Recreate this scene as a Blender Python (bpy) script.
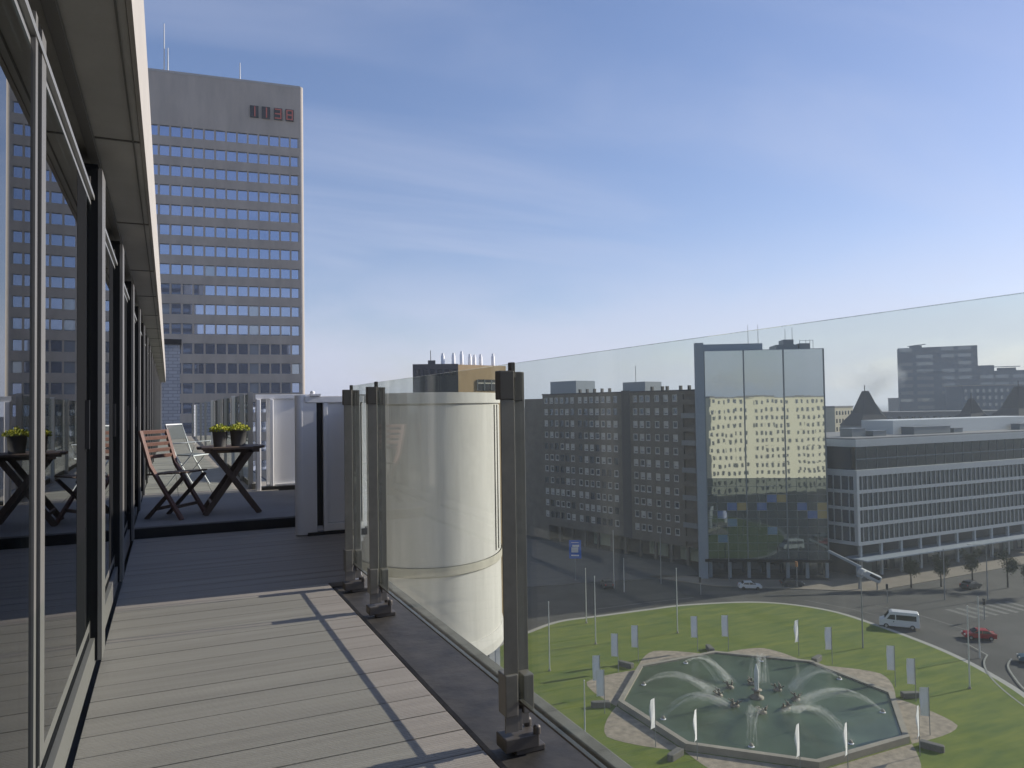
import bpy, bmesh, math, random
from mathutils import Vector, Matrix
R = math.radians
random.seed(7)
scene = bpy.context.scene
for o in list(bpy.data.objects): bpy.data.objects.remove(o)
COL = scene.collection
H = 35.0                                   # eye height above the street

# ------------------------------------------------------------------ camera
cam_d = bpy.data.cameras.new('camera'); cam = bpy.data.objects.new('camera', cam_d); COL.objects.link(cam)
cam_d.sensor_width = 36.0; cam_d.lens = 750/1024*36; cam_d.clip_start = .05; cam_d.clip_end = 20000
yaw, pitch, roll = math.atan2(344, 750), math.atan(22/750), .015
F0 = Vector((math.sin(yaw), math.cos(yaw), 0)); R0 = Vector((math.cos(yaw), -math.sin(yaw), 0)); Z = Vector((0, 0, 1))
Fv = F0*math.cos(pitch) + Z*math.sin(pitch); Uv = Z*math.cos(pitch) - F0*math.sin(pitch)
Rc = R0*math.cos(roll) - Uv*math.sin(roll); Uc = R0*math.sin(roll) + Uv*math.cos(roll)
m = Matrix((Rc, Uc, -Fv)).transposed().to_4x4(); m.translation = Vector((0, 0, H))
cam.matrix_world = m
scene.camera = cam

# ------------------------------------------------------------------ world, sun, exposure
SUN = Vector((.905, -.05, .4226)).normalized()
EL = math.asin(SUN.z); AZ = math.atan2(SUN.x, SUN.y)
w = bpy.data.worlds.new('World'); scene.world = w; w.use_nodes = True
nt = w.node_tree; nt.nodes.clear()
def N(t, k, **kw):
    n = t.nodes.new(k)
    for a, b in kw.items(): setattr(n, a, b)
    return n
out = N(nt, 'ShaderNodeOutputWorld'); bg = N(nt, 'ShaderNodeBackground'); bg.inputs['Strength'].default_value = .112
sky = N(nt, 'ShaderNodeTexSky', sky_type='NISHITA', sun_disc=False)
sky.sun_elevation = EL; sky.sun_rotation = AZ; sky.altitude = 0; sky.air_density = 1.0; sky.dust_density = .4; sky.ozone_density = 2.8
tc = N(nt, 'ShaderNodeTexCoord'); mp = N(nt, 'ShaderNodeMapping'); sp = N(nt, 'ShaderNodeSeparateXYZ')
nt.links.new(tc.outputs['Generated'], sp.inputs[0])
# clouds: project the view direction on a high layer so streaks flatten toward the horizon
dv = N(nt, 'ShaderNodeMath', operation='MAXIMUM'); dv.inputs[1].default_value = .04
ad = N(nt, 'ShaderNodeMath', operation='ADD'); ad.inputs[1].default_value = .12
nt.links.new(sp.outputs['Z'], dv.inputs[0]); nt.links.new(dv.outputs[0], ad.inputs[0])
cb = N(nt, 'ShaderNodeCombineXYZ')
for i, k in enumerate('XY'):
    q = N(nt, 'ShaderNodeMath', operation='DIVIDE'); nt.links.new(sp.outputs[k], q.inputs[0]); nt.links.new(ad.outputs[0], q.inputs[1]); nt.links.new(q.outputs[0], cb.inputs[i])
mp.inputs['Rotation'].default_value = (0, 0, R(32)); mp.inputs['Scale'].default_value = (.42, 1.35, 1); mp.inputs['Location'].default_value = (.6, 1.9, 0)
nt.links.new(cb.outputs[0], mp.inputs[0])
nz = N(nt, 'ShaderNodeTexNoise'); nz.inputs['Scale'].default_value = 1.15; nz.inputs['Detail'].default_value = 7; nz.inputs['Roughness'].default_value = .52; nz.inputs['Distortion'].default_value = .55
nt.links.new(mp.outputs[0], nz.inputs['Vector'])
cr = N(nt, 'ShaderNodeMapRange', interpolation_type='SMOOTHSTEP'); cr.inputs['From Min'].default_value = .40; cr.inputs['From Max'].default_value = .82; cr.inputs['To Max'].default_value = .42
nt.links.new(nz.outputs['Fac'], cr.inputs['Value'])
# low bank of cloud near the horizon
nz2 = N(nt, 'ShaderNodeTexNoise'); nz2.inputs['Scale'].default_value = 5.5; nz2.inputs['Detail'].default_value = 6; nz2.inputs['Roughness'].default_value = .55
mp2 = N(nt, 'ShaderNodeMapping'); mp2.inputs['Scale'].default_value = (1, 1, 2.6); nt.links.new(tc.outputs['Generated'], mp2.inputs[0]); nt.links.new(mp2.outputs[0], nz2.inputs['Vector'])
lowm = N(nt, 'ShaderNodeMapRange', interpolation_type='SMOOTHSTEP'); lowm.inputs['From Min'].default_value = .24; lowm.inputs['From Max'].default_value = .0; lowm.inputs['To Max'].default_value = .85
nt.links.new(sp.outputs['Z'], lowm.inputs['Value'])
lowc = N(nt, 'ShaderNodeMapRange', interpolation_type='SMOOTHSTEP'); lowc.inputs['From Min'].default_value = .25; lowc.inputs['From Max'].default_value = .60
nt.links.new(nz2.outputs['Fac'], lowc.inputs['Value'])
lm = N(nt, 'ShaderNodeMath', operation='MULTIPLY'); nt.links.new(lowm.outputs[0], lm.inputs[0]); nt.links.new(lowc.outputs[0], lm.inputs[1])
mx = N(nt, 'ShaderNodeMath', operation='MAXIMUM'); nt.links.new(cr.outputs[0], mx.inputs[0]); nt.links.new(lm.outputs[0], mx.inputs[1])
mix = N(nt, 'ShaderNodeMixRGB'); nt.links.new(mx.outputs[0], mix.inputs['Fac']); 
tint = N(nt, 'ShaderNodeMixRGB', blend_type='MULTIPLY'); tint.inputs['Fac'].default_value = 1; tint.inputs['Color2'].default_value = (1.06, .945, 1.06, 1)
gm = N(nt, 'ShaderNodeGamma'); gm.inputs['Gamma'].default_value = .80; hs = N(nt, 'ShaderNodeHueSaturation'); hs.inputs['Saturation'].default_value = 1.17
nt.links.new(sky.outputs[0], gm.inputs['Color']); nt.links.new(gm.outputs[0], hs.inputs['Color']); nt.links.new(hs.outputs[0], tint.inputs['Color1']); nt.links.new(tint.outputs[0], mix.inputs['Color1']); mix.inputs['Color2'].default_value = (3.5, 3.75, 4.75, 1)
nt.links.new(mix.outputs[0], bg.inputs['Color']); nt.links.new(bg.outputs[0], out.inputs['Surface'])

sd = bpy.data.lights.new('sun', 'SUN'); sd.energy = 3.3; sd.angle = R(.53); sd.color = (1, .925, .815)
so = bpy.data.objects.new('sun', sd); COL.objects.link(so); so.rotation_euler = (-SUN).to_track_quat('-Z', 'Y').to_euler(); so.location = (200, 0, 200)
scene.view_settings.view_transform = 'Standard'; scene.view_settings.look = 'None'; scene.view_settings.gamma = 1; scene.view_settings.exposure = 0.68
scene.render.engine = 'CYCLES'
scene.cycles.max_bounces = 10; scene.cycles.transparent_max_bounces = 24; scene.cycles.glossy_bounces = 4; scene.cycles.diffuse_bounces = 3
scene.cycles.volume_bounces = 2; scene.cycles.caustics_reflective = False; scene.cycles.caustics_refractive = False

# ------------------------------------------------------------------ materials
def mat(name, col, rough=.7, metal=0, spec=.5, var=0, vscale=3, bump=0, bscale=40, streak=0, col2=None, stretch=(1, 1, 1), emit=0):
    M = bpy.data.materials.new(name); M.use_nodes = True; t = M.node_tree; b = t.nodes['Principled BSDF']
    b.inputs['Roughness'].default_value = rough; b.inputs['Metallic'].default_value = metal; b.inputs['Specular IOR Level'].default_value = spec
    b.inputs['Base Color'].default_value = (*col, 1)
    g = N(t, 'ShaderNodeTexCoord')
    if emit: b.inputs['Emission Color'].default_value = (*col, 1); b.inputs['Emission Strength'].default_value = emit
    if var:
        mpn = N(t, 'ShaderNodeMapping'); mpn.inputs['Scale'].default_value = stretch; t.links.new(g.outputs['Object'], mpn.inputs[0])
        n = N(t, 'ShaderNodeTexNoise'); n.inputs['Scale'].default_value = vscale; n.inputs['Detail'].default_value = 8; n.inputs['Roughness'].default_value = .62; t.links.new(mpn.outputs[0], n.inputs['Vector'])
        r = N(t, 'ShaderNodeMapRange'); r.inputs['From Min'].default_value = .3; r.inputs['From Max'].default_value = .7; t.links.new(n.outputs['Fac'], r.inputs['Value'])
        x = N(t, 'ShaderNodeMixRGB'); t.links.new(r.outputs[0], x.inputs['Fac'])
        c2 = col2 or tuple(min(1, c*(1+var)) for c in col); c1 = col if col2 else tuple(c*(1-var) for c in col)
        x.inputs['Color1'].default_value = (*c1, 1); x.inputs['Color2'].default_value = (*c2, 1); t.links.new(x.outputs[0], b.inputs['Base Color'])
    if bump:
        n = N(t, 'ShaderNodeTexNoise'); n.inputs['Scale'].default_value = bscale; n.inputs['Detail'].default_value = 5; t.links.new(g.outputs['Object'], n.inputs['Vector'])
        bp = N(t, 'ShaderNodeBump'); bp.inputs['Strength'].default_value = bump; bp.inputs['Distance'].default_value = .02; t.links.new(n.outputs['Fac'], bp.inputs['Height']); t.links.new(bp.outputs[0], b.inputs['Normal'])
    return M
def clear_glass(name, tint=(.86, .91, .88), ior=1.45, gl=(1, 1, 1), rough=0.0, dirt_reflection=0.0):
    M = bpy.data.materials.new(name); M.use_nodes = True; t = M.node_tree; t.nodes.clear()
    o = N(t, 'ShaderNodeOutputMaterial'); tr = N(t, 'ShaderNodeBsdfTransparent'); g = N(t, 'ShaderNodeBsdfGlossy'); f = N(t, 'ShaderNodeFresnel'); mxs = N(t, 'ShaderNodeMixShader')
    tr.inputs[0].default_value = (*tint, 1); g.inputs['Roughness'].default_value = rough; g.inputs['Color'].default_value = (*gl, 1); f.inputs['IOR'].default_value = ior
    ge = N(t, 'ShaderNodeNewGeometry'); io = N(t, 'ShaderNodeMapRange'); io.inputs['To Min'].default_value = ior; io.inputs['To Max'].default_value = 1/ior
    t.links.new(ge.outputs['Backfacing'], io.inputs['Value']); t.links.new(io.outputs[0], f.inputs['IOR'])
    t.links.new(f.outputs[0], mxs.inputs[0]); t.links.new(tr.outputs[0], mxs.inputs[1]); t.links.new(g.outputs[0], mxs.inputs[2])
    last = mxs.outputs[0]
    if dirt_reflection:  # pale smears: part dirt, part reflection patches painted onto the glass
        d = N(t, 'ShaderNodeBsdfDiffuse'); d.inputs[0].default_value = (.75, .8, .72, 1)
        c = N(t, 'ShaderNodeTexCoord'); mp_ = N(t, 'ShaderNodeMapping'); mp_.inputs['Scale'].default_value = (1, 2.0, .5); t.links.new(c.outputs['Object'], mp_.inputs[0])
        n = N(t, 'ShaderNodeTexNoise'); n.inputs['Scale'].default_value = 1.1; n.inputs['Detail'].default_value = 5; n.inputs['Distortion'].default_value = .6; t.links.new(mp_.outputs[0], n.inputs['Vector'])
        r = N(t, 'ShaderNodeMapRange'); r.inputs['From Min'].default_value = .48; r.inputs['From Max'].default_value = .78; r.inputs['To Min'].default_value = dirt_reflection*.25; r.inputs['To Max'].default_value = dirt_reflection; t.links.new(n.outputs['Fac'], r.inputs['Value'])
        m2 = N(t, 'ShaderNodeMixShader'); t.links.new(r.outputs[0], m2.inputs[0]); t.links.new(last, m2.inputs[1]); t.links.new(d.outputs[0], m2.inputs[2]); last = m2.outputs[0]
    t.links.new(last, o.inputs['Surface'])
    return M
def mirror_glass(name, base=(.02, .025, .03), refl=.5, tint=(.85, .92, 1), rough=.02, bump=0, bscale=.4):
    M = bpy.data.materials.new(name); M.use_nodes = True; t = M.node_tree; t.nodes.clear()
    o = N(t, 'ShaderNodeOutputMaterial'); d = N(t, 'ShaderNodeBsdfDiffuse'); g = N(t, 'ShaderNodeBsdfGlossy'); f = N(t, 'ShaderNodeLayerWeight'); mxs = N(t, 'ShaderNodeMixShader')
    f.inputs['Blend'].default_value = .5; r = N(t, 'ShaderNodeMapRange'); r.inputs['To Min'].default_value = refl; r.inputs['To Max'].default_value = 1; r.inputs['From Min'].default_value = .3
    t.links.new(f.outputs['Fresnel'], r.inputs['Value']); t.links.new(r.outputs[0], mxs.inputs[0])
    d.inputs[0].default_value = (*base, 1); g.inputs['Color'].default_value = (*tint, 1); g.inputs['Roughness'].default_value = rough
    if bump:
        c = N(t, 'ShaderNodeTexCoord'); n = N(t, 'ShaderNodeTexNoise'); n.inputs['Scale'].default_value = bscale; n.inputs['Detail'].default_value = 2; t.links.new(c.outputs['Object'], n.inputs['Vector'])
        bp = N(t, 'ShaderNodeBump'); bp.inputs['Strength'].default_value = bump; bp.inputs['Distance'].default_value = .1; t.links.new(n.outputs['Fac'], bp.inputs['Height']); t.links.new(bp.outputs[0], g.inputs['Normal'])
    t.links.new(d.outputs[0], mxs.inputs[1]); t.links.new(g.outputs[0], mxs.inputs[2]); t.links.new(mxs.outputs[0], o.inputs['Surface'])
    return M

DECK = mat('deck_boards', (.325, .298, .262), .62, var=.13, vscale=2.2, bump=.10, bscale=90, stretch=(.35, 7, 1))
def groove(M, period, axis, depth):
    t = M.node_tree; b = t.nodes['Principled BSDF']
    g = N(t, 'ShaderNodeTexCoord'); s = N(t, 'ShaderNodeSeparateXYZ'); t.links.new(g.outputs['Object'], s.inputs[0])
    a = N(t, 'ShaderNodeMath', operation='MULTIPLY'); a.inputs[1].default_value = 2*math.pi/period; t.links.new(s.outputs[axis], a.inputs[0])
    q = N(t, 'ShaderNodeMath', operation='SINE'); t.links.new(a.outputs[0], q.inputs[0])
    bp = N(t, 'ShaderNodeBump'); bp.inputs['Strength'].default_value = depth; bp.inputs['Distance'].default_value = .004; t.links.new(q.outputs[0], bp.inputs['Height'])
    old = b.inputs['Normal'].links
    if old: t.links.new(old[0].from_socket, bp.inputs['Normal'])
    t.links.new(bp.outputs[0], b.inputs['Normal'])
groove(DECK, .0135, 'Y', .55)
PAVER = mat('terrace_tile', (.36, .335, .29), .8, var=.12, vscale=3)
BITUMEN = mat('bitumen', (.022, .021, .020), .6, var=.5, vscale=7, bump=.25, bscale=11, col2=(.062, .056, .048))
BLACK = mat('black_void', (.012, .012, .013), .6)
COPING = mat('coping', (.15, .15, .135), .8, var=.4, vscale=6)
SOFFIT = mat('soffit_concrete', (.54, .53, .50), .85, var=.10, vscale=2.5, bump=.1)
FASCIA = mat('fascia_cream', (.46, .43, .39), .7, var=.06, vscale=4)
ALU = mat('aluminium', (.36, .36, .35), .45, metal=.6)
ALUW = mat('pale_frame', (.17, .165, .155), .5)
DARKF = mat('dark_frame', (.017, .018, .020), .7, spec=0)
POSTM = mat('post_metal', (.215, .20, .178), .45, metal=.3, var=.12, vscale=14)
CLAMP = mat('clamp_metal', (.10, .09, .08), .5, metal=.3)
WHITE = mat('white_panel', (.82, .82, .82), .5, var=.03, vscale=3)
CREAM = mat('cream_render', (.61, .59, .55), .8, var=.11, vscale=1.6, stretch=(3, 3, .22), bump=.05)
CREAMD = mat('cream_band', (.52, .49, .41), .8, var=.14, vscale=3)
GLASSR = clear_glass('railing_glass', (.925, .95, .92), 1.24, dirt_reflection=.034)
GLASSD = clear_glass('door_glass', (.32, .37, .38), 1.95)
GLASSF = clear_glass('fence_glass', (.90, .94, .92), 1.35, dirt_reflection=.015)
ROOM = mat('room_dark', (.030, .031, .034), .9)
CONC = mat('tower_concrete', (.50, .415, .325), .9, var=.17, vscale=.35, stretch=(1, 1, .25), bump=.1, bscale=3)
CONCL = mat('tower_trim', (.50, .45, .39), .85, var=.06)
SKYGL = mirror_glass('tower_window', refl=.62, tint=(.64, .75, 1.0))
BLINDGL = mirror_glass('window_blind', base=(.32, .34, .36), refl=.35)
CURT = mirror_glass('curtain_glass', base=(.03, .038, .042), refl=.62, tint=(.88, .93, .93), bump=.025, bscale=.35)
CURTL = mirror_glass('lower_curtain_glass', base=(.035, .045, .05), refl=.16, tint=(.8, .95, 1), bump=.05, bscale=.35)
CURTB = mirror_glass('blue_pane', base=(.03, .11, .34), refl=.25)
CURTY = mirror_glass('ochre_pane', base=(.34, .25, .07), refl=.2)
MULL = mat('mullion', (.20, .22, .24), .5, metal=.3)
SLAB = mat('blue_grey_cladding', (.27, .31, .36), .6, var=.05)
LOWW = mat('office_band', (.46, .475, .49), .6, var=.05, vscale=.5)
OFGL = mirror_glass('office_glass', base=(.018, .022, .028), refl=.22, tint=(.8, .9, 1), bump=.1)
APT = mat('apartment_brick', (.165, .148, .125), .9, var=.2, vscale=.5)
APTW = mat('apartment_window_frame', (.52, .52, .50), .6)
APTG = mirror_glass('apartment_glass', base=(.03, .035, .04), refl=.2)
BROWN = mat('brown_brick', (.40, .28, .15), .85, var=.08, vscale=.8)
BROWND = mat('dark_brown_cladding', (.07, .068, .07), .7, var=.15)
REFLB = mat('cream_block', (.68, .63, .49), .8, var=.05)
ASPH = mat('asphalt', (.052, .051, .050), .85, var=.42, vscale=.13, bump=.1, bscale=4)
PAVE = mat('pavement', (.22, .19, .155), .9, var=.18, vscale=.25)
KERB = mat('kerb', (.36, .35, .32), .85)
GRASS = mat('lawn', (.055, .105, .005), .95, var=.3, vscale=.35, bump=.6, bscale=6, col2=(.150, .180, .013), stretch=(.45, 1.8, 1))
GRAVEL = mat('gravel', (.31, .26, .20), .95, var=.3, vscale=1.3, bump=.5, bscale=8)
PAINT = mat('road_paint', (.145, .145, .135), .8, var=.3, vscale=1.5)
RAIL = mat('tram_rail', (.24, .24, .21), .6, var=.2)
POOLW = mat('pool_water', (.080, .110, .070), .16, spec=.3, bump=.35, bscale=1.2, var=.35, vscale=.14)
BASIN = mat('basin_stone', (.30, .27, .22), .85, var=.15, vscale=.7)
BRONZE = mat('statue_bronze', (.20, .17, .13), .6, var=.4, vscale=1.5)
FLAGM = mat('banner_cloth', (.84, .83, .86), .8)
FLAGB = mat('banner_print', (.22, .27, .45), .8)
POLEW = mat('white_pole', (.60, .60, .58), .5)
POLEG = mat('grey_pole', (.26, .27, .28), .5, metal=.2)
WOODR = mat('red_wood', (.165, .09, .07), .6, var=.25, vscale=12, stretch=(6, 6, 1))
WOODD = mat('dark_wood', (.115, .08, .058), .6, var=.25, vscale=12, stretch=(6, 6, 1))
POTM = mat('pot_grey', (.12, .12, .118), .6)
LEAF = mat('pot_leaf', (.26, .31, .02), .7, var=.3, vscale=30)
LEAFY = mat('pot_flower', (.52, .49, .03), .7)
SOIL = mat('soil', (.03, .02, .014), .9)
VANW = mat('van_white', (.66, .67, .68), .3)
CARR = mat('car_red', (.32, .014, .016), .3)
CARB = mat('car_teal', (.05, .10, .13), .3)
CARD = mat('car_dark', (.03, .032, .04), .3)
TYRE = mat('tyre', (.015, .015, .015), .9)
CARGL = mat('car_window', (.015, .018, .022), .08)
LAMPW = mat('headlight', (.7, .7, .65), .2)
TAIL = mat('tail_light', (.4, .02, .02), .3)
BARK = mat('bark', (.045, .036, .028), .9)
TLEAF = mat('tree_leaf', (.045, .055, .022), .9, var=.3, vscale=2)
BLUES = mat('sign_blue', (.02, .14, .62), .5)
SIGNW = mat('sign_white', (.75, .78, .8), .5)
ORANGE = mat('orange_box', (.55, .24, .06), .5)
REDL = mat('sign_red', (.42, .085, .055), .5, emit=.08)
FARB = mat('far_tower', (.07, .11, .17), .7, var=.12, vscale=.05)
SLATE = mat('slate_roof', (.05, .052, .06), .8, var=.12)
SLATEL = mat('stone_gable', (.30, .27, .22), .8)
CITY1 = mat('city_cream', (.50, .45, .34), .9, var=.1)
CITY2 = mat('city_grey', (.22, .22, .23), .9, var=.1)
CITY3 = mat('city_brick', (.22, .13, .09), .9, var=.1)
BLOCKC = mat('concrete_block', (.13, .125, .115), .85, var=.15)
BRICKL = mat('pale_brick', (.40, .42, .46), .8, var=.1, vscale=4)
def brick(M, sx, sz, mortar=(.25, .26, .28)):
    t = M.node_tree; b = t.nodes['Principled BSDF']
    g = N(t, 'ShaderNodeTexCoord'); mp_ = N(t, 'ShaderNodeMapping'); mp_.inputs['Rotation'].default_value = (R(90), 0, 0); t.links.new(g.outputs['Object'], mp_.inputs[0])
    br = N(t, 'ShaderNodeTexBrick'); br.inputs['Scale'].default_value = 1; br.inputs['Brick Width'].default_value = sx; br.inputs['Row Height'].default_value = sz; br.inputs['Mortar Size'].default_value = .02
    c = b.inputs['Base Color'].default_value; br.inputs['Color1'].default_value = c; br.inputs['Color2'].default_value = (c[0]*.85, c[1]*.85, c[2]*.85, 1); br.inputs['Mortar'].default_value = (*mortar, 1)
    t.links.new(mp_.outputs[0], br.inputs['Vector']); t.links.new(br.outputs[0], b.inputs['Base Color'])
brick(BRICKL, .42, .16)
def jet_mat():
    M = bpy.data.materials.new('water_spray'); M.use_nodes = True; t = M.node_tree; t.nodes.clear()
    o = N(t, 'ShaderNodeOutputMaterial'); tr = N(t, 'ShaderNodeBsdfTransparent'); d = N(t, 'ShaderNodeBsdfDiffuse'); tl = N(t, 'ShaderNodeBsdfTranslucent'); a = N(t, 'ShaderNodeAddShader'); mxs = N(t, 'ShaderNodeMixShader')
    d.inputs[0].default_value = (.5, .5, .48, 1); tl.inputs[0].default_value = (.4, .4, .38, 1)
    c = N(t, 'ShaderNodeTexCoord'); n = N(t, 'ShaderNodeTexNoise'); n.inputs['Scale'].default_value = 2.2; n.inputs['Detail'].default_value = 6; t.links.new(c.outputs['Object'], n.inputs['Vector'])
    r = N(t, 'ShaderNodeMapRange'); r.inputs['From Min'].default_value = .38; r.inputs['From Max'].default_value = .7; r.inputs['To Min'].default_value = .02; r.inputs['To Max'].default_value = .11; t.links.new(n.outputs['Fac'], r.inputs['Value'])
    t.links.new(d.outputs[0], a.inputs[0]); t.links.new(tl.outputs[0], a.inputs[1]); t.links.new(r.outputs[0], mxs.inputs[0]); t.links.new(tr.outputs[0], mxs.inputs[1]); t.links.new(a.outputs[0], mxs.inputs[2]); t.links.new(mxs.outputs[0], o.inputs['Surface'])
    return M
SPRAY = jet_mat()

# ------------------------------------------------------------------ mesh helpers
class MB:
    def __init__(s): s.v = []; s.f = []; s.mi = []; s.sm = []
    def add(s, vs, fs, mi=0, smooth=False):
        b = len(s.v); s.v += [tuple(v) for v in vs]
        for f in fs: s.f.append(tuple(b+i for i in f)); s.mi.append(mi); s.sm.append(smooth)
        return s
    def box(s, x0, x1, y0, y1, z0, z1, mi=0):
        vs = [(x0,y0,z0),(x1,y0,z0),(x1,y1,z0),(x0,y1,z0),(x0,y0,z1),(x1,y0,z1),(x1,y1,z1),(x0,y1,z1)]
        return s.add(vs, [(0,3,2,1),(4,5,6,7),(0,1,5,4),(1,2,6,5),(2,3,7,6),(3,0,4,7)], mi)
    def bar(s, p, q, wx, wy=None, mi=0, up=(0, 0, 1)):
        p = Vector(p); q = Vector(q); d = (q-p).normalized(); u = Vector(up)
        if abs(d.dot(u)) > .97: u = Vector((0, 1, 0))
        a = d.cross(u).normalized(); b = a.cross(d); wy = wy or wx; a = a*wx/2; b = b*wy/2
        vs = [p-a-b, p+a-b, p+a+b, p-a+b, q-a-b, q+a-b, q+a+b, q-a+b]
        return s.add(vs, [(0,3,2,1),(4,5,6,7),(0,1,5,4),(1,2,6,5),(2,3,7,6),(3,0,4,7)], mi)
    def tube(s, pts, rad, n=8, mi=0, cap=True):
        pts = [Vector(p) for p in pts]; rad = rad if isinstance(rad, (list, tuple)) else [rad]*len(pts); vs = []
        for i, p in enumerate(pts):
            d = (pts[min(i+1, len(pts)-1)] - pts[max(i-1, 0)]).normalized()
            a = d.cross(Vector((0, 0, 1)) if abs(d.z) < .9 else Vector((0, 1, 0))).normalized(); b = a.cross(d)
            for k in range(n):
                t = 2*math.pi*k/n; vs.append(p + (a*math.cos(t) + b*math.sin(t))*rad[i])
        fs = [(i*n+k, i*n+(k+1) % n, (i+1)*n+(k+1) % n, (i+1)*n+k) for i in range(len(pts)-1) for k in range(n)]
        s.add(vs, fs, mi, True)
        if cap:
            s.add(vs[:n], [tuple(range(n))[::-1]], mi); s.add(vs[-n:], [tuple(range(n))], mi)
        return s
    def lathe(s, prof, n=24, mi=0, sx=1, sy=1, rz=0, c=(0, 0), a0=0, a1=None, cap=True):
        full = a1 is None; a1 = a1 if a1 is not None else 2*math.pi; m = n if full else n+1; vs = []
        for r, z in prof:
            for k in range(m):
                t = a0 + (a1-a0)*k/n; x = r*math.cos(t)*sx; y = r*math.sin(t)*sy
                vs.append((c[0] + x*math.cos(rz) - y*math.sin(rz), c[1] + x*math.sin(rz) + y*math.cos(rz), z))
        fs = []
        for i in range(len(prof)-1):
            for k in range(n): fs.append((i*m+k, i*m+(k+1) % m, (i+1)*m+(k+1) % m, (i+1)*m+k))
        s.add(vs, fs, mi, True)
        if full and cap:
            if prof[0][0] > 1e-4: s.add(vs[:m], [tuple(range(m))[::-1]], mi)
            if prof[-1][0] > 1e-4: s.add(vs[-m:], [tuple(range(m))], mi)
        return s
    def prism(s, poly, z0, z1, mi=0):
        n = len(poly); vs = [(*p, z0) for p in poly] + [(*p, z1) for p in poly]
        fs = [tuple(range(n))[::-1], tuple(range(n, 2*n))] + [(i, (i+1) % n, n+(i+1) % n, n+i) for i in range(n)]
        return s.add(vs, fs, mi)
    def xform(s, M):
        s.v = [tuple(M @ Vector(v)) for v in s.v]; return s
    def mesh(s, name, mats):
        me = bpy.data.meshes.new(name); me.from_pydata(s.v, [], s.f)
        for M in (mats if isinstance(mats, (list, tuple)) else [mats]): me.materials.append(M)
        me.polygons.foreach_set('material_index', s.mi); me.polygons.foreach_set('use_smooth', s.sm)
        bm = bmesh.new(); bm.from_mesh(me); bmesh.ops.recalc_face_normals(bm, faces=bm.faces); bm.to_mesh(me); bm.free()
        return me
    def build(s, name, mats, parent=None, bevel=0, loc=None):
        o = bpy.data.objects.new(name, s.mesh(name, mats)); COL.objects.link(o)
        if parent: o.parent = parent
        if loc: o.location = loc
        if bevel:
            b = o.modifiers.new('bevel', 'BEVEL'); b.width = bevel; b.segments = 2; b.limit_method = 'ANGLE'; b.harden_normals = False
        return o
def tag(o, label, cat, group=None):
    o['label'] = label; o['category'] = cat
    if group: o['group'] = group
    return o
def thing(name, label, cat, loc=(0, 0, 0), rz=0, group=None):
    o = bpy.data.objects.new(name, None); COL.objects.link(o); o.location = loc; o.rotation_euler = (0, 0, rz); o.empty_display_size = .2
    return tag(o, label, cat, group)
def struct(mb, name, mats, **k):
    o = mb.build(name, mats, **k); o['kind'] = 'structure'; return o
def copy_obj(me_obj, parent, loc, rz=0):
    c = me_obj.copy(); COL.objects.link(c); c.parent = parent; c.location = loc; c.rotation_euler = (0, 0, rz); return c
def dup(root, loc, rz, label, group=None):
    r = root.copy(); COL.objects.link(r); r.location = loc; r.rotation_euler = (0, 0, rz); r['label'] = label
    if group: r['group'] = group
    for ch in root.children:
        c = ch.copy(); COL.objects.link(c); c.parent = r
        for g in ch.children:
            d = g.copy(); COL.objects.link(d); d.parent = c
    return r

# ================================================================== SETTING: GROUND
g = MB(); g.add([(-5000,-5000,0),(5000,-5000,0),(5000,5000,0),(-5000,5000,0)], [(0,1,2,3)]); struct(g, 'ground', ASPH)
def smooth_loop(pts, k=6):
    n = len(pts); o = []
    for i in range(n):
        p0, p1, p2, p3 = (Vector((*pts[(i+j-1) % n], 0)) for j in range(4))
        for s in range(k):
            t = s/k; q = .5*((2*p1) + (p2-p0)*t + (2*p0-5*p1+4*p2-p3)*t*t + (3*p1-p0-3*p2+p3)*t**3); o.append((q.x, q.y))
    return o
LAWN = smooth_loop([(51.5,105.2),(57.5,107.6),(64.4,107.3),(74,106.8),(82,106),(93.8,101.6),(99.6,93),(99.4,82.5),(97.6,71.6),(94.6,63.3),(90,55),(82,46),(66,40),(49,41),(38,49),(32,62),(32,78),(37,92),(44,101)])
def offset(poly, d):
    n = len(poly); o = []
    for i in range(n):
        a = Vector(poly[i-1]); b = Vector(poly[(i+1) % n]); t = (b-a).normalized(); o.append((poly[i][0] + t.y*(-d), poly[i][1] + t.x*d))
    return o
k1 = offset(LAWN, .9)
if abs(sum(p[0] for p in k1)/len(k1) - 70) > 999: k1 = LAWN
g = MB(); g.prism(k1, -.2, .13); struct(g, 'lawn_kerb', KERB)
g = MB(); g.prism(LAWN, -.2, .16); struct(g, 'lawn', GRASS)
FC = (62.2, 68.6)
def oct_(r, a0=22.5): return [(FC[0]+r*math.cos(R(a0+45*i)), FC[1]+r*math.sin(R(a0+45*i))) for i in range(8)]
# gravel beds: one on each side of the basin
for i in range(8):
    a = R(45*i); ux, uy = math.cos(a), math.sin(a); vx, vy = -uy, ux; pts = []
    for q in range(13):
        t = -1 + q/6; r = 15.2 + 5.2*(1-abs(t)**1.5); pts.append((FC[0]+ux*r+vx*t*6.3, FC[1]+uy*r+vy*t*6.3))
    g = MB(); g.prism(pts, .05, .172); struct(g, 'gravel_bed', GRAVEL)
# pavements in front of the buildings
def pave(pts, name='pavement', z=.12, m=PAVE):
    g = MB(); g.prism(offset(pts, 0), -.2, z); return struct(g, name, m)
pave([(117,98.5),(185,100.5),(185,125),(121.5,125),(117.5,108),(100,119),(94,126),(88,128),(95,115)])
pave([(60,132),(98,124),(101.5,131),(90,172),(82,185),(55,190)], m=mat('pavement_grey', (.10, .10, .10), .9, var=.15, vscale=.3))
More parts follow.
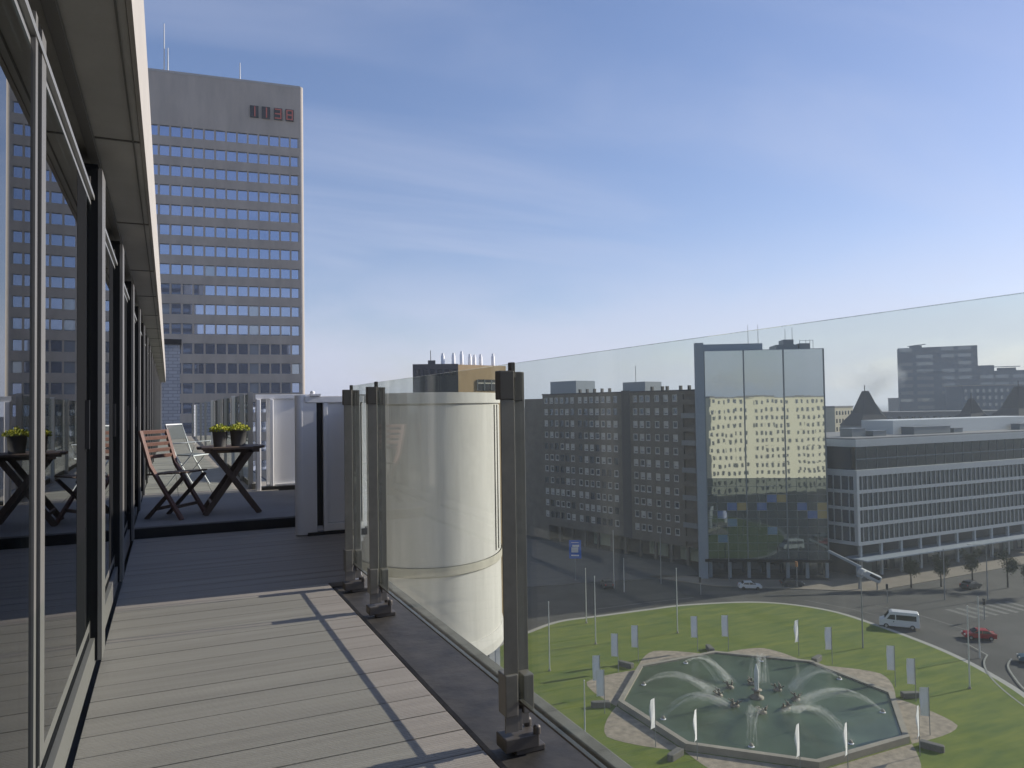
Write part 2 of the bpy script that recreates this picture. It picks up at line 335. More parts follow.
# road markings
g = MB()
for i in range(7):
    x = 117+i*2.2; y = 84.8-i*.25; g.add([(x,y-5.5,.005),(x+1.0,y-5.6,.005),(x+1.6,y-.1,.005),(x+.6,y,.005)], [(0,1,2,3)])
struct(g, 'crosswalk', PAINT)
def strip(pts, wd, z=.006):
    g = MB(); vs = []
    for i, p in enumerate(pts):
        a = Vector(pts[max(i-1, 0)]); b = Vector(pts[min(i+1, len(pts)-1)]); t = (b-a).normalized(); nn = Vector((-t.y, t.x))*wd/2
        vs += [(p[0]+nn.x, p[1]+nn.y, z), (p[0]-nn.x, p[1]-nn.y, z)]
    g.add(vs, [(2*i, 2*i+1, 2*i+3, 2*i+2) for i in range(len(pts)-1)]); return g
struct(strip([(66,112),(76,111.6),(86,110.5)], .25), 'lane_marking', PAINT)
struct(strip([(102,100),(104.5,92),(105.5,84)], .22), 'lane_marking', PAINT)
struct(strip([(110,92),(111,84),(110,74)], .22), 'lane_marking', PAINT)

PATCH = mat('road_patch', (.075, .072, .068), .9, var=.2, vscale=.5)
for pts in ([(70,113),(84,112),(85,115.5),(71,117)], [(104,76),(110,70),(112,72),(106,79)], [(101,92),(108,88),(110,91),(102,95.5)], [(86,112.5),(98,107),(99,109),(87,115)], [(113,96),(124,93.5),(124.5,95),(113.5,97.8)]):
    g = MB(); g.add([(x, y, .0035) for x, y in pts], [(0, 1, 2, 3)]); struct(g, 'road_patch', PATCH)
# ================================================================== OUR BUILDING (terrace level)
DZ = 33.85; UZ = 33.95
g = MB(); y = -3.0; i = 0
while y < 7.60:
    wdt = .172; x1 = .957 if y < 5.02 else min(1.62, 1.10+(y-4.98)*.22)
    g.box(-.285, x1, y, min(y+wdt, 7.60), DZ-.03, DZ); y += wdt+.007
struct(g, 'terrace_deck', DECK, bevel=.002)
g = MB(); g.box(-.30, .955, -3, 7.6, DZ-.20, DZ-.06); g.box(.956, 1.12, 5.03, 7.6, DZ-.20, DZ-.06); struct(g, 'deck_underlay', BLACK)
# upper terrace: dark riser, smooth front slab, tiles beyond
g = MB(); g.box(-.285, 1.62, 7.606, 7.64, DZ-.1, UZ-.012); struct(g, 'step_riser', BLACK)
g = MB(); g.box(-.285, 1.62, 7.645, 10.15, DZ-.1, UZ); struct(g, 'upper_terrace', mat('slab_grey', (.26, .255, .25), .8, var=.12, vscale=2), bevel=.006)
g = MB()
ny = 0
y = 10.156
while y < 34:
    x = -.285
    while x < 1.3:
        g.box(x, min(x+.395, 1.36), y, y+.395, UZ-.08, UZ-.002+random.uniform(-.0015, .0015)); x += .401
    y += .401
struct(g, 'upper_terrace_tiles', PAVER)
g = MB(); g.box(-.3, 1.37, 10.15, 34.2, UZ-.4, UZ-.02); struct(g, 'tile_bed', BLACK)

B = thing('terrace_building', 'glass-fronted terrace storey with dark sliding doors and a concrete overhang beside the deck', 'building', (0, 0, 0))
# main body under the terrace and behind the rooms
g = MB(); g.box(-14, 1.28, -60, 34.5, 0, DZ-.21); g.box(-14, -4.2, -60, 34.5, DZ-.2, H+1.14); g.build('body_wall', CREAM, B)
g = MB()
for fz in range(9):
    for j in range(28): g.box(1.28, 1.31, -58+j*3.3, -56+j*3.3, 2+fz*3.4, 3.9+fz*3.4)
g.build('lower_window_grid', APTG, B)['kind'] = 'stuff'
# room behind the glass
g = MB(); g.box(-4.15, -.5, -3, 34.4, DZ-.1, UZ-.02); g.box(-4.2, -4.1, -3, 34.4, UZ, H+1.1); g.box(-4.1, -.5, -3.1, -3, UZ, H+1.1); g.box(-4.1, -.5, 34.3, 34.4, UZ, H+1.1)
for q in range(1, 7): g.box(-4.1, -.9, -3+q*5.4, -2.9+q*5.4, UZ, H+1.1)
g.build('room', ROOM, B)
# overhang
g = MB(); g.box(-14, -.113, -4, 34.5, H+1.20, H+1.76)
ov = g.build('roof_overhang', SOFFIT, B)
g = MB(); g.box(-.111, -.095, -4, 34.5, H+1.195, H+1.80); g.build('fascia', FASCIA, ov)
g = MB()
yj = [-2.9,-1.25,.4,2.05,3.69,5.31,7.07,8.64,10.34,12.0,13.65,15.3,17,18.6,20.3,22,23.6,25.3]
for q in yj: g.box(-.29, -.114, q-.005, q+.005, H+1.194, H+1.2002)
g.box(-.143, -.137, -4, 34.5, H+1.194, H+1.2003)
g.build('soffit_joint', mat('joint_dark', (.20, .195, .18), .9), ov)
g = MB(); g.box(-.330, -.292, -4, 34.4, H+1.172, H+1.199); g.build('soffit_rail', ALUW, ov)
# blind box and door head
g = MB(); g.box(-.50, -.40, -4, 34.4, H+1.02, H+1.19); g.build('blind_box', BLACK, B)
g = MB()
g.box(-.37, -.322, -4, 34.4, H+.975, H+1.02); g.box(-.345, -.300, -4, 34.4, H+.955, H+.975); g.box(-.36, -.315, -4, 34.4, H+.915, H+.953)
g.build('door_head', ALU, B)
g = MB(); g.box(-.345, -.332, -4, 34.4, H+.90, H+.914); g.build('head_gasket', DARKF, B)
g = MB(); g.box(-.37, -.318, -4, 34.4, 34.035, 34.10); g.box(-.40, -.372, -4, 34.4, 34.02, 34.07); g.build('door_sill', ALUW, B)
g = MB(); g.box(-.40, -.318, -4, 34.4, 33.90, 34.03); g.build('track_groove', DARKF, B)
g = MB(); g.box(-.317, -.298, -4, 34.4, 33.88, 34.0); g.build('sill_trim', ALUW, B)
# mullion at y=2.32 and repeating door frames
g = MB(); g.box(-.352, -.303, 2.30, 2.375, 34.09, H+1.02); g.box(-.352, -.3035, 2.20, 2.235, 34.09, H+1.02); g.build('mullion', ALUW, B)
g = MB(); g.box(-.345, -.306, 2.236, 2.299, 34.09, H+1.02); g.build('mullion_gasket', DARKF, B)
ys = [2.32 + 1.62*i for i in range(-3, 20)]
frame_proto = {}
def door_frame(yc):
    if not frame_proto:
        d = MB(); d.box(-.42, -.288, -.10, .12, 33.9, H+1.12); frame_proto['post'] = d.mesh('door_post', DARKF)
        e = MB(); e.box(-.338, -.316, -.115, -.102, 33.95, H+1.06); e.box(-.287, -.270, -.10, .09, 33.9, H+1.10); frame_proto['trim'] = e.mesh('door_trim', ALUW)
        f = MB(); f.box(-.36, -.3085, -.72, -.40, 34.1, H+.912); f.box(-.36, -.3085, .30, .46, 34.1, H+.912); frame_proto['stile'] = f.mesh('door_stile', DARKF)
        h_ = MB(); h_.box(-.308, -.292, -.43, -.41, 34.85, 35.05); frame_proto['handle'] = h_.mesh('door_handle', BLACK)
    p = bpy.data.objects.new('door_post', frame_proto['post']); COL.objects.link(p); p.parent = B; p.location = (0, yc, 0)
    t_ = bpy.data.objects.new('door_trim', frame_proto['trim']); COL.objects.link(t_); t_.parent = p
    s_ = bpy.data.objects.new('door_stile', frame_proto['stile']); COL.objects.link(s_); s_.parent = B; s_.location = (0, yc, 0)
    h2 = bpy.data.objects.new('door_handle', frame_proto['handle']); COL.objects.link(h2); h2.parent = s_
edges = [2.32]
for i in range(-3, 0): edges.insert(0, 2.32 + 1.62*i)
YC = [3.93 + 1.68*i for i in range(0, 18)]
for yc in [-2.6, -.9, .75] + YC: door_frame(yc)
panes = sorted([-2.6, -.9, .75, 2.32] + YC)
for a, b in zip(panes[:-1], panes[1:]):
    g = MB(); ja = .07 if abs(a-2.32) < .01 else .16; jb = .07 if abs(b-2.32) < .01 else .16
    g.box(-.320, -.309, a+ja, b-jb, 34.1, H+.915); g.build('glass_pane', GLASSD, B)
g = MB(); g.box(-.5, -.255, 34.40, 34.62, UZ, H+1.195); g.build('end_pier', FASCIA, B)

# ledge beyond the deck
L = thing('terrace_parapet', 'black bitumen-covered ledge with pale coping outside the glass railing', 'parapet')
g = MB(); g.box(.985, 1.30, -4, 5.25, DZ-.22, DZ-.03)
g.build('ledge', BITUMEN, L, bevel=.02)
g = MB(); g.box(1.302, 1.36, -4, 5.25, DZ-.6, DZ-.018); g.build('coping', COPING, L, bevel=.006)

# ---- railing
GX = 1.085; GT = 35.147; BZ = DZ+.02
RL = thing('glass_railing', 'frameless glass railing on brown metal posts along the near deck edge', 'railing', (GX, 0, 0))
def rail_post(yc, wdt):
    g = MB()
    g.box(-.058, -.006, -.026, -.020, BZ+.03, GT-.030)
    g.box(.008, .054, .020, .026, BZ+.03, GT-.028); g.box(-.0058, .0078, -.022, .024, BZ+.03, BZ+.10)
    p = g.build('post', POSTM, RL, loc=(0, yc, 0), bevel=.002)
    g = MB(); g.box(-.062, -.008, -.031, .012, GT-.125, GT-.026); g.box(-.014, .004, -.016, .010, GT-.05, GT+.004); g.box(.008, .040, .002, .040, GT-.13, GT-.028); g.build('top_clamp', CLAMP, p, bevel=.003)
    g = MB(); g.box(-.059, -.012, -.036, .030, BZ+.085, BZ+.225); g.box(.010, .050, -.03, .034, BZ+.085, BZ+.215); g.build('bottom_clamp', POSTM, p, bevel=.004)
    g = MB(); g.box(-.064, .062, -.042, .042, BZ-.03, BZ+.016); g.box(-.02, .09, -.03, .03, BZ-.05, BZ-.028)
    g.lathe([(.014, BZ+.016), (.014, BZ+.04), (.006, BZ+.045)], 8, c=(.055, .036)); g.lathe([(.014, BZ+.016), (.014, BZ+.04), (.006, BZ+.045)], 8, c=(.055, -.036)); g.build('base_plate', CLAMP, p, bevel=.004)
for yc in (-.4, 2.36, 4.22, 4.86): rail_post(yc, .03)
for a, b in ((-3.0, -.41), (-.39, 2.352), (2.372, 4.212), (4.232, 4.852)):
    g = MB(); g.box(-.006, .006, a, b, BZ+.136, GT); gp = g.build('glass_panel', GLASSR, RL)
    g = MB(); g.box(-.0075, .0075, a, b, BZ+.128, BZ+.1355); g.build('edge_strip', CLAMP, gp)

# ---- white screens at the corner
def panel_frame(g, x0, x1, y, z0, z1, t=.04):
    g.box(x0, x1, y, y+t, z0, z1)
SC = thing('privacy_screen', 'white framed privacy screen with black gap at the deck corner, nearest of the white screens', 'screen', (1.05, 7.0, 0))
g = MB(); g.box(.26, .60, .02, .05, 33.95, 35.055); g.build('panel', WHITE, SC, bevel=.004)
g = MB(); g.box(.08, .62, -.01, .06, 35.058, 35.118); g.box(.245, .285, -.005, .055, 33.91, 35.056); g.box(.245, .62, -.006, .055, 33.88, 33.948); g.box(.60, .64, -.02, .055, 33.9, 35.05); g.build('frame', WHITE, SC, bevel=.004)
g = MB(); g.lathe([(.052, 33.86), (.052, 35.125)], 20, c=(.05, .05)); g.box(.05, .185, .0, .10, 33.86, 35.10); g.build('post', WHITE, SC)
g = MB(); g.box(.186, .244, .03, .05, 33.93, 35.056); g.build('dark_gap', BLACK, SC)
g = MB(); g.box(.13, .22, -.03, .05, 35.119, 35.137); g.lathe([(.018, 35.137), (.022, 35.155), (.012, 35.165)], 10, c=(.15, .0)); g.build('hinge', WHITE, SC)
g = MB(); g.box(.1, .64, -.02, .06, 33.82, 33.878); g.build('base', BLACK, SC)
# screen added edge-on along the last posts' view line to shade the deck
SS = thing('added_shade_screen', 'hidden white screen added behind the last railing post to shade the deck', 'screen', (1.135, 4.98, 0))
d_ = Vector((1.585-1.135, 7.02-4.98, 0)); nrm = Vector((d_.y, -d_.x, 0)).normalized()
g = MB(); a = Vector((0, 0, 0)); b = d_; off = nrm*.03
g.prism([(0, 0), (b.x, b.y), (b.x+off.x, b.y+off.y), (off.x, off.y)], 33.82, 35.06); g.build('panel', WHITE, SS)
g = MB(); g.bar((0, 0, 33.86), (0, 0, 35.08), .035); g.bar((b.x, b.y, 33.86), (b.x, b.y, 35.08), .035); g.build('post', WHITE, SS)
US = thing('added_shade_screen', 'hidden white screen added along the upper terrace edge to shade its slab', 'screen', (1.62, 7.0, 0))  # unseen screen added to keep the upper slab in shade
g = MB(); g.box(0, .04, 0, 3.22, 33.9, 35.08); g.build('panel', WHITE, US)
g = MB(); g.box(-.012, .052, .0, .06, 33.8, 35.1); g.box(-.012, .052, 3.16, 3.22, 33.8, 35.1); g.box(-.012, .052, .06, 3.16, 33.75, 33.898); g.build('frame', WHITE, US)
# second screen further along
S2 = thing('privacy_screen', 'white privacy screen with two bright upright posts, behind the table', 'screen', (.98, 10.3, 0))
g = MB(); g.box(.20, .80, .1, .13, 34.02, 35.14); g.build('panel', WHITE, S2, bevel=.004)
g = MB(); g.box(.06, .80, .07, .15, 35.142, 35.20); g.box(.2, .8, .07, .15, 33.99, 34.018); g.build('frame', WHITE, S2, bevel=.004)
g = MB(); g.box(.06, .12, -.02, .08, 33.93, 35.14); g.build('post', WHITE, S2, bevel=.01)
g = MB(); g.box(.235, .285, .02, .07, 33.99, 35.14); g.build('post', WHITE, S2, bevel=.01)
g = MB(); g.box(.1, .8, .0, .15, 33.86, 33.988); g.build('base', BLACK, S2)
S3 = thing('privacy_screen', 'pale screen panel edge-on beside the green glass fence', 'screen', (1.0, 7.7, 0))
bpy.data.objects.remove(S3)

# ---- far glass fence
FG = thing('glass_fence', 'greenish glass fence of tall panels running back behind the table', 'fence', (0, 0, 0))
fp = [(1.0, 10.6), (1.0, 11.9), (.985, 13.3), (.97, 14.9), (.96, 16.7), (.93, 18.8), (.9, 21.4), (.9, 24.5), (.9, 28.5), (.9, 33)]
for i, (a, b) in enumerate(zip(fp[:-1], fp[1:])):
    g = MB(); g.bar((a[0], a[1]+.04, 34.63), (b[0], b[1]-.04, 34.63), .014, 1.17); g.build('glass_panel', GLASSF, FG)
for i, a in enumerate(fp):
    g = MB(); g.box(a[0]-.03, a[0]+.03, a[1]-.03, a[1]+.03, 33.95, 35.24); g.build('post', [ALU, POLEW][i % 3 == 2], FG)
g = MB(); g.box(1.01, 1.06, 10.5, 33, 33.7, 34.02); g.build('base_rail', COPING, FG)

# ---- oval stair tower
cx, cy = 4.35, 13.31; rz = R(90-18.1)
T = thing('stair_tower', 'cream rounded stair tower with grooved panel and curved bands behind the glass railing', 'tower', (cx, cy, 0))
AX, BX = 1.95, 1.36
def ell(prof, n=96, cap=True):
    g = MB()
    for a, b in zip(prof[:-1], prof[1:]): g.lathe([a, b], n, sx=AX, sy=BX, rz=rz, cap=False)
    if cap:
        for z in (prof[0], prof[-1]):
            if z[0] > .5: g.lathe([(0, z[1]), z], n, sx=AX, sy=BX, rz=rz, cap=False)
    return g
ell([(.985, 32.44), (.985, 35.03), (.975, 35.032), (.975, 35.055), (1.0, 35.06), (1.0, 35.235), (.93, 35.24), (.93, 35.1)]).build('drum', CREAM, T)
ell([(1.0, 32.44), (1.0, 32.30), (.99, 32.285)], cap=False).build('band', CREAMD, T)
ell([(.985, 31.15), (.985, 32.285)]).build('lower_drum', CREAM, T)
ell([(1.02, 30.86), (1.02, 31.0), (1.0, 31.15), (.96, 31.15)], cap=False).build('rim', CREAM, T)
ell([(.90, 0), (.90, 30.85)]).build('glazing', OFGL, T)
g = MB()
for k in range(18):
    t = 2*math.pi*k/18; x = .905*AX*math.cos(t); yy = .905*BX*math.sin(t); px = x*math.cos(rz)-yy*math.sin(rz); py = x*math.sin(rz)+yy*math.cos(rz)
    g.box(px-.05, px+.05, py-.05, py+.05, 0, 30.85)
g.build('mullion', WHITE, T)
for fz in range(9): ell([(.96, 2+fz*3.3), (.96, 2.7+fz*3.3)]).build('floor_band', CREAM, T)
# vertical grooves near the right edge
g = MB()
for t in (R(-112), R(-104)):
    x = .988*AX*math.cos(t); yy = .988*BX*math.sin(t); px = x*math.cos(rz)-yy*math.sin(rz); py = x*math.sin(rz)+yy*math.cos(rz)
g2 = MB()
for tt in (241, 247, 118, 124, 300):
    t = R(tt); x = .9862*AX*math.cos(t); yy = .9862*BX*math.sin(t); px = x*math.cos(rz)-yy*math.sin(rz); py = x*math.sin(rz)+yy*math.cos(rz)
    g2.box(px-.012, px+.012, py-.012, py+.012, 32.5, 35.03)
g2.build('groove', mat('groove_dark', (.12, .11, .09), .9), T)

# ================================================================== TERRACE FURNITURE
TB = thing('folding_table', 'dark wooden folding table with crossed legs holding two pots', 'table', (.59, 8.32, UZ))
g = MB()
for k in range(6):
    x0 = -.33 + k*.11; hw = .33*math.sqrt(max(.15, 1-((x0+.055)/.34)**2)); g.box(-hw, hw, x0+.003, x0+.107, .655, .68)
g.build('table_top', WOODD, TB, bevel=.004)
g = MB(); g.bar((-.26, -.2, .64), (.26, -.2, .64), .03, .04); g.bar((-.26, .2, .64), (.26, .2, .64), .03, .04); g.build('apron', WOODD, TB)
for yy, s in ((-.235, 1), (-.20, -1), (.20, 1), (.235, -1)):
    g = MB(); g.bar((-.19*s, yy, .645), (.26*s, yy, 0), .03, .055); g.build('leg', WOODD, TB, bevel=.003)
g = MB(); g.bar((.0, -.22, .355), (.0, .22, .355), .03, .03); g.bar((-.2, -.21, .11), (-.2, .21, .11), .022, .03); g.build('stretcher', WOODD, TB)

def wood_chair():
    c = thing('folding_chair', 'reddish brown slatted wooden folding chair beside the glass doors', 'chair', (.06, 8.22, UZ), R(-34))
    for yy in (-.205, .205):
        g = MB(); g.bar((-.235, yy, .86), (-.13, yy, .52), .026, .048, up=(0, 1, 0)); g.bar((-.13, yy, .52), (.21, yy, 0), .026, .052, up=(0, 1, 0)); g.build('back_leg', WOODR, c, bevel=.003)
        y2 = yy*.84
        g = MB(); g.bar((-.19, y2, 0), (.215, y2, .42), .026, .05, up=(0, 1, 0)); g.build('front_leg', WOODD, c, bevel=.003)
    g = MB()
    for q in range(5):
        t = q/4; x = -.232 + .075*t; z = .845-.24*t; g.bar((x, -.20, z), (x, .20, z), .014, .036, up=(.3, 0, 1))
    g.build('backrest', WOODR, c, bevel=.002)
    g = MB()
    for q in range(6): x = -.15+q*.072; g.bar((x, -.185, .432+q*.004), (x, .185, .432+q*.004), .058, .014)
    g.build('seat', WOODD, c, bevel=.002)
    g = MB(); g.bar((-.1, -.17, .095), (-.1, .17, .095), .02, .03); g.bar((.13, -.2, .12), (.13, .2, .12), .02, .03); g.build('stretcher', WOODD, c)
wood_chair()
def metal_chair():
    c = thing('garden_chair', 'light white-framed metal garden chair behind the wooden chair', 'chair', (.24, 11.5, UZ), R(-30))
    for yy in (-.21, .21):
        g = MB(); g.tube([(-.2, yy, .86), (-.05, yy, .44), (.22, yy, 0)], .011); g.build('leg', WHITE, c)
        g = MB(); g.tube([(-.2, yy, 0), (.17, yy, .44), (.24, yy, .62), (-.1, yy, .60)], .010); g.build('armrest', WHITE, c)
    g = MB(); g.tube([(-.2, -.21, .86), (-.2, .21, .86)], .012); g.build('crossbar', WHITE, c)
    g = MB(); g.tube([(.2, -.21, .43), (.2, .21, .43)], .01); g.build('crossbar', WHITE, c)
    g = MB(); g.add([(-.055, -.2, .45), (.2, -.2, .44), (.2, .2, .44), (-.055, .2, .45), (-.055, -.2, .435), (.2, -.2, .425), (.2, .2, .425), (-.055, .2, .435)], [(0,1,2,3),(7,6,5,4),(0,4,5,1),(1,5,6,2),(2,6,7,3),(3,7,4,0)]); g.build('seat', mat('chair_mesh', (.20, .21, .22), .8), c)
    g = MB(); g.bar((-.195, 0, .84), (-.13, 0, .66), .40, .012, up=(1, 0, 0)); g.build('backrest', mat('chair_sling', (.10, .105, .11), .8), c)
metal_chair()
def pot(loc, label, r, h, seed):
    rnd = random.Random(seed)
    p = thing('potted_plant', label, 'plant', loc, 0, 'pots on the folding table')
    g = MB(); g.lathe([(r*.8, 0), (r, h), (r*1.06, h), (r*1.06, h-.018), (r*.95, h-.02), (r*.93, h-.03), (0, h-.03)], 24); g.build('pot', POTM, p)
    g = MB()
    for k in range(520):
        a = rnd.uniform(0, 6.28); rr = r*1.35*math.sqrt(rnd.random()); z = h-.02 + rnd.uniform(.0, .075)*(1.15-rr/(r*2)); tx = rr*math.cos(a); ty = rr*math.sin(a)
        u = Vector((rnd.uniform(-1, 1), rnd.uniform(-1, 1), rnd.uniform(.2, 1.2))).normalized()*rnd.uniform(.012, .026); v = u.cross(Vector((rnd.uniform(-1, 1), rnd.uniform(-1, 1), rnd.uniform(-1, 1)))).normalized()*.006
        c = Vector((tx, ty, z)); g.add([c-v*.4, c+v*.4, c+u*.6+v, c+u, c+u*.6-v], [(0,1,2,3,4)], 1 if rnd.random() < .4 else 0)
    g.build('foliage', [LEAF, LEAFY], p)
pot((.48, 8.22, UZ+.6802), 'dark pot of yellow-green foliage, left of the two on the table', .075, .17, 1)
pot((.66, 8.26, UZ+.6802), 'lighter grey pot of yellow-green foliage, right of the two on the table', .085, .175, 2)

# pale brick pier beyond the terrace
K = thing('brick_pier', 'pale blue-grey brick stair head with dark cap at the far end of terrace', 'building', (0, 40, 0))
g = MB(); g.box(-4, .52, 0, 4, 28, 38.25); g.build('wall', BRICKL, K)
g = MB(); g.box(-4.1, .60, -.08, 4.1, 38.25, 38.5); g.build('cap', BLACK, K)

# ================================================================== SHELL OF TALL OFFICE TOWER
SX, SY = 22.4, 138.2
TW = thing('office_tower', 'tall grey concrete office tower with window rows and a red clock sign', 'tower', (SX, SY, 0), R(-5.5))
ncol, nrow = 22, 21; pitch, pz = 1.80, 3.41; z0 = 83.2; ww, wh = 1.50, 1.85; TOP = 93.7; WD = 42
g = MB(); g.box(-WD, -.55, .45, 24, 0, TOP-.4)
zs = [z0 - pz*i for i in range(nrow)]
g.box(-WD, -.55, 0, .45, zs[0]+wh/2, TOP-.4)
for i in range(nrow-1): g.box(-WD, -.55, 0, .45, zs[i+1]+wh/2, zs[i]-wh/2)
g.box(-WD, -.55, 0, .45, 0, zs[-1]-wh/2)
for j in range(ncol+1):
    xr = -.55 - j*pitch
    x1 = xr + (0 if j == 0 else .15); x0 = xr - .15
    if j == 0: x1 = -.55; x0 = -.75
    for i in range(nrow): g.box(x0, x1, .02, .45, zs[i]-wh/2, zs[i]+wh/2)
g.build('wall', CONC, TW)
g = MB(); g.lathe([(.55, 0), (.55, TOP-.1)], 24, c=(-.55, .55)); g.box(-.55, 0, .55, 23.5, 0, TOP-.1); g.build('corner', CONCL, TW)
g = MB(); g.box(-WD, -.5, -.05, .6, TOP-.4, TOP); g.box(-WD, -.5, .6, 24, TOP-.4, TOP-.1); g.build('parapet', CONCL, TW)
wm = MB(); wm.box(-ww/2, ww/2, .30, .34, -wh/2, wh/2, 0); wm.box(-ww/2, ww/2, .22, .295, wh/2-.12, wh/2, 1); wm.box(-ww/2, ww/2, .22, .295, -wh/2, -wh/2+.08, 1); wme = wm.mesh('window', [SKYGL, MULL])
wmb = MB(); wmb.box(-ww/2, ww/2, .30, .34, -wh/2, wh/2, 0); wmb.box(-ww/2, ww/2, .22, .295, wh/2-.12, wh/2, 1); wmbe = wmb.mesh('window', [BLINDGL, MULL])
rest = MB()
def win_at(me, par, x, z, name='window', y=0, tilt=0):
    o = bpy.data.objects.new(name, me); COL.objects.link(o); o.parent = par; o.location = (x, y, z); o.rotation_euler = (tilt, 0, random.gauss(0, .004)); return o
for i in range(nrow):
    for j in range(ncol):
        x = -.75 - pitch*j - ww/2 - .02; 
        x = -.55 - pitch*j - pitch/2 - (.02 if j == 0 else 0)
        if j < 14 and 7 <= i < 14:
            win_at(wmbe if (j == 4 and i > 8) or random.random() < .05 else wme, TW, x, zs[i])
        else:
            rest.box(x-ww/2, x+ww/2, .30, .34, zs[i]-wh/2, zs[i]+wh/2, 0); rest.box(x-ww/2, x+ww/2, .22, .295, zs[i]+wh/2-.12, zs[i]+wh/2, 1)
o = rest.build('window_grid', [SKYGL, MULL], TW); o['kind'] = 'stuff'
# clock sign 11 38
SG = MB(); SGD = MB()
seg = {'1': 'bc', '3': 'abgcd', '8': 'abcdefg'}
for k, ch in enumerate('1138'):
    x0 = -9.15 + k*1.98 + (.10 if k > 1 else 0); zb = 87.05; w_, h_ = 1.45, 2.1
    SGD.box(x0, x0+w_, -.25, -.04, zb, zb+h_)
    s_ = {'a': (.15, w_-.15, h_-.35, h_-.15), 'd': (.15, w_-.15, .15, .35), 'g': (.15, w_-.15, h_/2-.1, h_/2+.1), 'b': (w_-.35, w_-.15, h_/2, h_-.15), 'c': (w_-.35, w_-.15, .15, h_/2), 'f': (.15, .35, h_/2, h_-.15), 'e': (.15, .35, .15, h_/2)}
    off = -.38 if ch == '1' else 0
    for q in seg[ch]:
        a, b, c, d = s_[q]; SG.box(x0+a+off, x0+b+off, -.30-(.004*ord(q) % .03), -.252, zb+c, zb+d)
pn = SGD.build('clock_sign', BLACK, TW); SG.build('digits', REDL, pn)
for x, h, nm in ((-23.2, 8.8, 0), (-22.6, 4.6, 0), (-10.8, 3.6, 0)):
    g = MB(); g.tube([(x, 1.5, TOP-.3), (x, 1.5, TOP+h)], [.12, .07]); g.build('antenna', POLEW, TW)

# ================================================================== BROWN BUILDING WITH FLUES
BR = thing('brown_building', 'brown building with dark front, sunlit tan side and white roof flues', 'building', (38.6, 103.0, 0), R(-19))
g = MB(); g.box(-6.6, 0, 0, 20, 0, 41.3); g.build('front_wall', BROWND, BR)
g = MB(); g.prism([(0.01, 0), (7.5, 5.5), (7.5, 21), (0.01, 20)], 0, 41.2); g.build('side_wall', BROWN, BR)
wn = MB(); 
a = Vector((0.01, 0, 0)); b = Vector((7.5, 5.5, 0)); dd = (b-a).normalized(); nn_ = Vector((dd.y, -dd.x, 0))
p0 = a+dd*3.5+nn_*.03; p1 = a+dd*9.0+nn_*.03
g = MB(); g.bar((p0.x, p0.y, 38.2), (p1.x, p1.y, 38.2), .12, 1.7); sw = g.build('window', CARGL, BR)
g = MB(); g.bar((p0.x+nn_.x*.1, p0.y+nn_.y*.1, 38.5), (p1.x+nn_.x*.1, p1.y+nn_.y*.1, 38.5), .1, .16)
for q in range(5): t = p0+(p1-p0)*(q/4)+nn_*.1; g.box(t.x-.08, t.x+.08, t.y-.08, t.y+.08, 37.4, 39.0)
g.build('window_frame', CREAMD, sw)
g = MB()
for q in range(6):
    for r_ in range(1): g.box(-6.2+q*1.05, -5.5+q*1.05, -.03, -.001, 39.6, 40.5)
g.build('louvre', APTG, BR)
for x, yy, h in ((-2.2, 2, 1.9), (-.6, 3, 2.0), (.6, 2.6, 2.2), (1.9, 4, 1.9), (2.6, 4.4, 1.8), (3.6, 5, 1.9), (5.6, 6.4, 2.1)):
    g = MB(); g.lathe([(.28, 41.1), (.28, 41.1+h*.8), (.19, 41.1+h*.82), (.19, 41.1+h)], 12, c=(x, yy)); g.build('flue', WHITE, BR)
g = MB(); g.box(-4.4, -3.3, 1, 2, 41.3, 41.9); g.tube([(-4, 1.5, 41.9), (-4, 1.5, 43.4)], .05); g.build('roof_hatch', BROWND, BR)

# ================================================================== APARTMENT BLOCK
AP = thing('apartment_block', 'long dark grey apartment block with rows of small pale-framed windows', 'building', (101.26, 134.09, 0), math.atan2(-.962, .272))
# local x: right along facade; u (leftwards) = -x
AT = 38.0
g = MB(); g.box(-43.5, 5.2, .35, 14, 4.0, AT-.3); g.box(-52, -43.4, 1.2, 14, 0, AT-1.2); g.box(-43, 5, 4, 13, 0, 4.0)
FH = 2.93; cols_r = [-12.1, -10.2, -8.4, -5.8, -3.3, -.8]; cols_l = [-42.2, -40.2, -38.3, -36.4, -34.5, -32.6, -29.9, -27.9, -26.0, -24.1, -22.2, -20.3, -18.2]
zs2 = [36.2 - FH*i for i in range(11)]
wwid, whgt = 1.35, 1.6
allc = sorted(cols_l + cols_r)
# piers and spandrels around the openings
g.box(-43.5, 5.2, .0, .35, zs2[0]+whgt/2, AT-.3)
for i in range(10): g.box(-43.5, 1.4, .0, .35, zs2[i+1]+whgt/2, zs2[i]-whgt/2)
g.box(-43.5, 1.4, 0, .35, 4.0, zs2[-1]-whgt/2)
ed = [-43.5] + [q for c in allc for q in (c-wwid/2, c+wwid/2)] + [1.4]
for z in zs2:
    for a, b in zip(ed[0::2], ed[1::2]): g.box(a, b, .003, .35, z-whgt/2, z+whgt/2)
g.build('wall', APT, AP)
g = MB(); g.box(-43.6, 5.3, -.12, 14, AT-.3, AT); g.build('roof', BROWND, AP)
wm = MB(); wm.box(-wwid/2, wwid/2, .22, .26, -whgt/2, whgt/2, 1)
for a in (-1, 1): wm.box(min(a*wwid/2, a*(wwid/2-.2)), max(a*wwid/2, a*(wwid/2-.2)), .10, .219, -whgt/2, whgt/2, 0)
wm.box(-wwid/2+.2, wwid/2-.2, .10, .219, whgt/2-.22, whgt/2, 0); wm.box(-wwid/2+.2, wwid/2-.2, .10, .219, -whgt/2, -whgt/2+.28, 0)
wA = wm.mesh('window', [APTW, APTG])
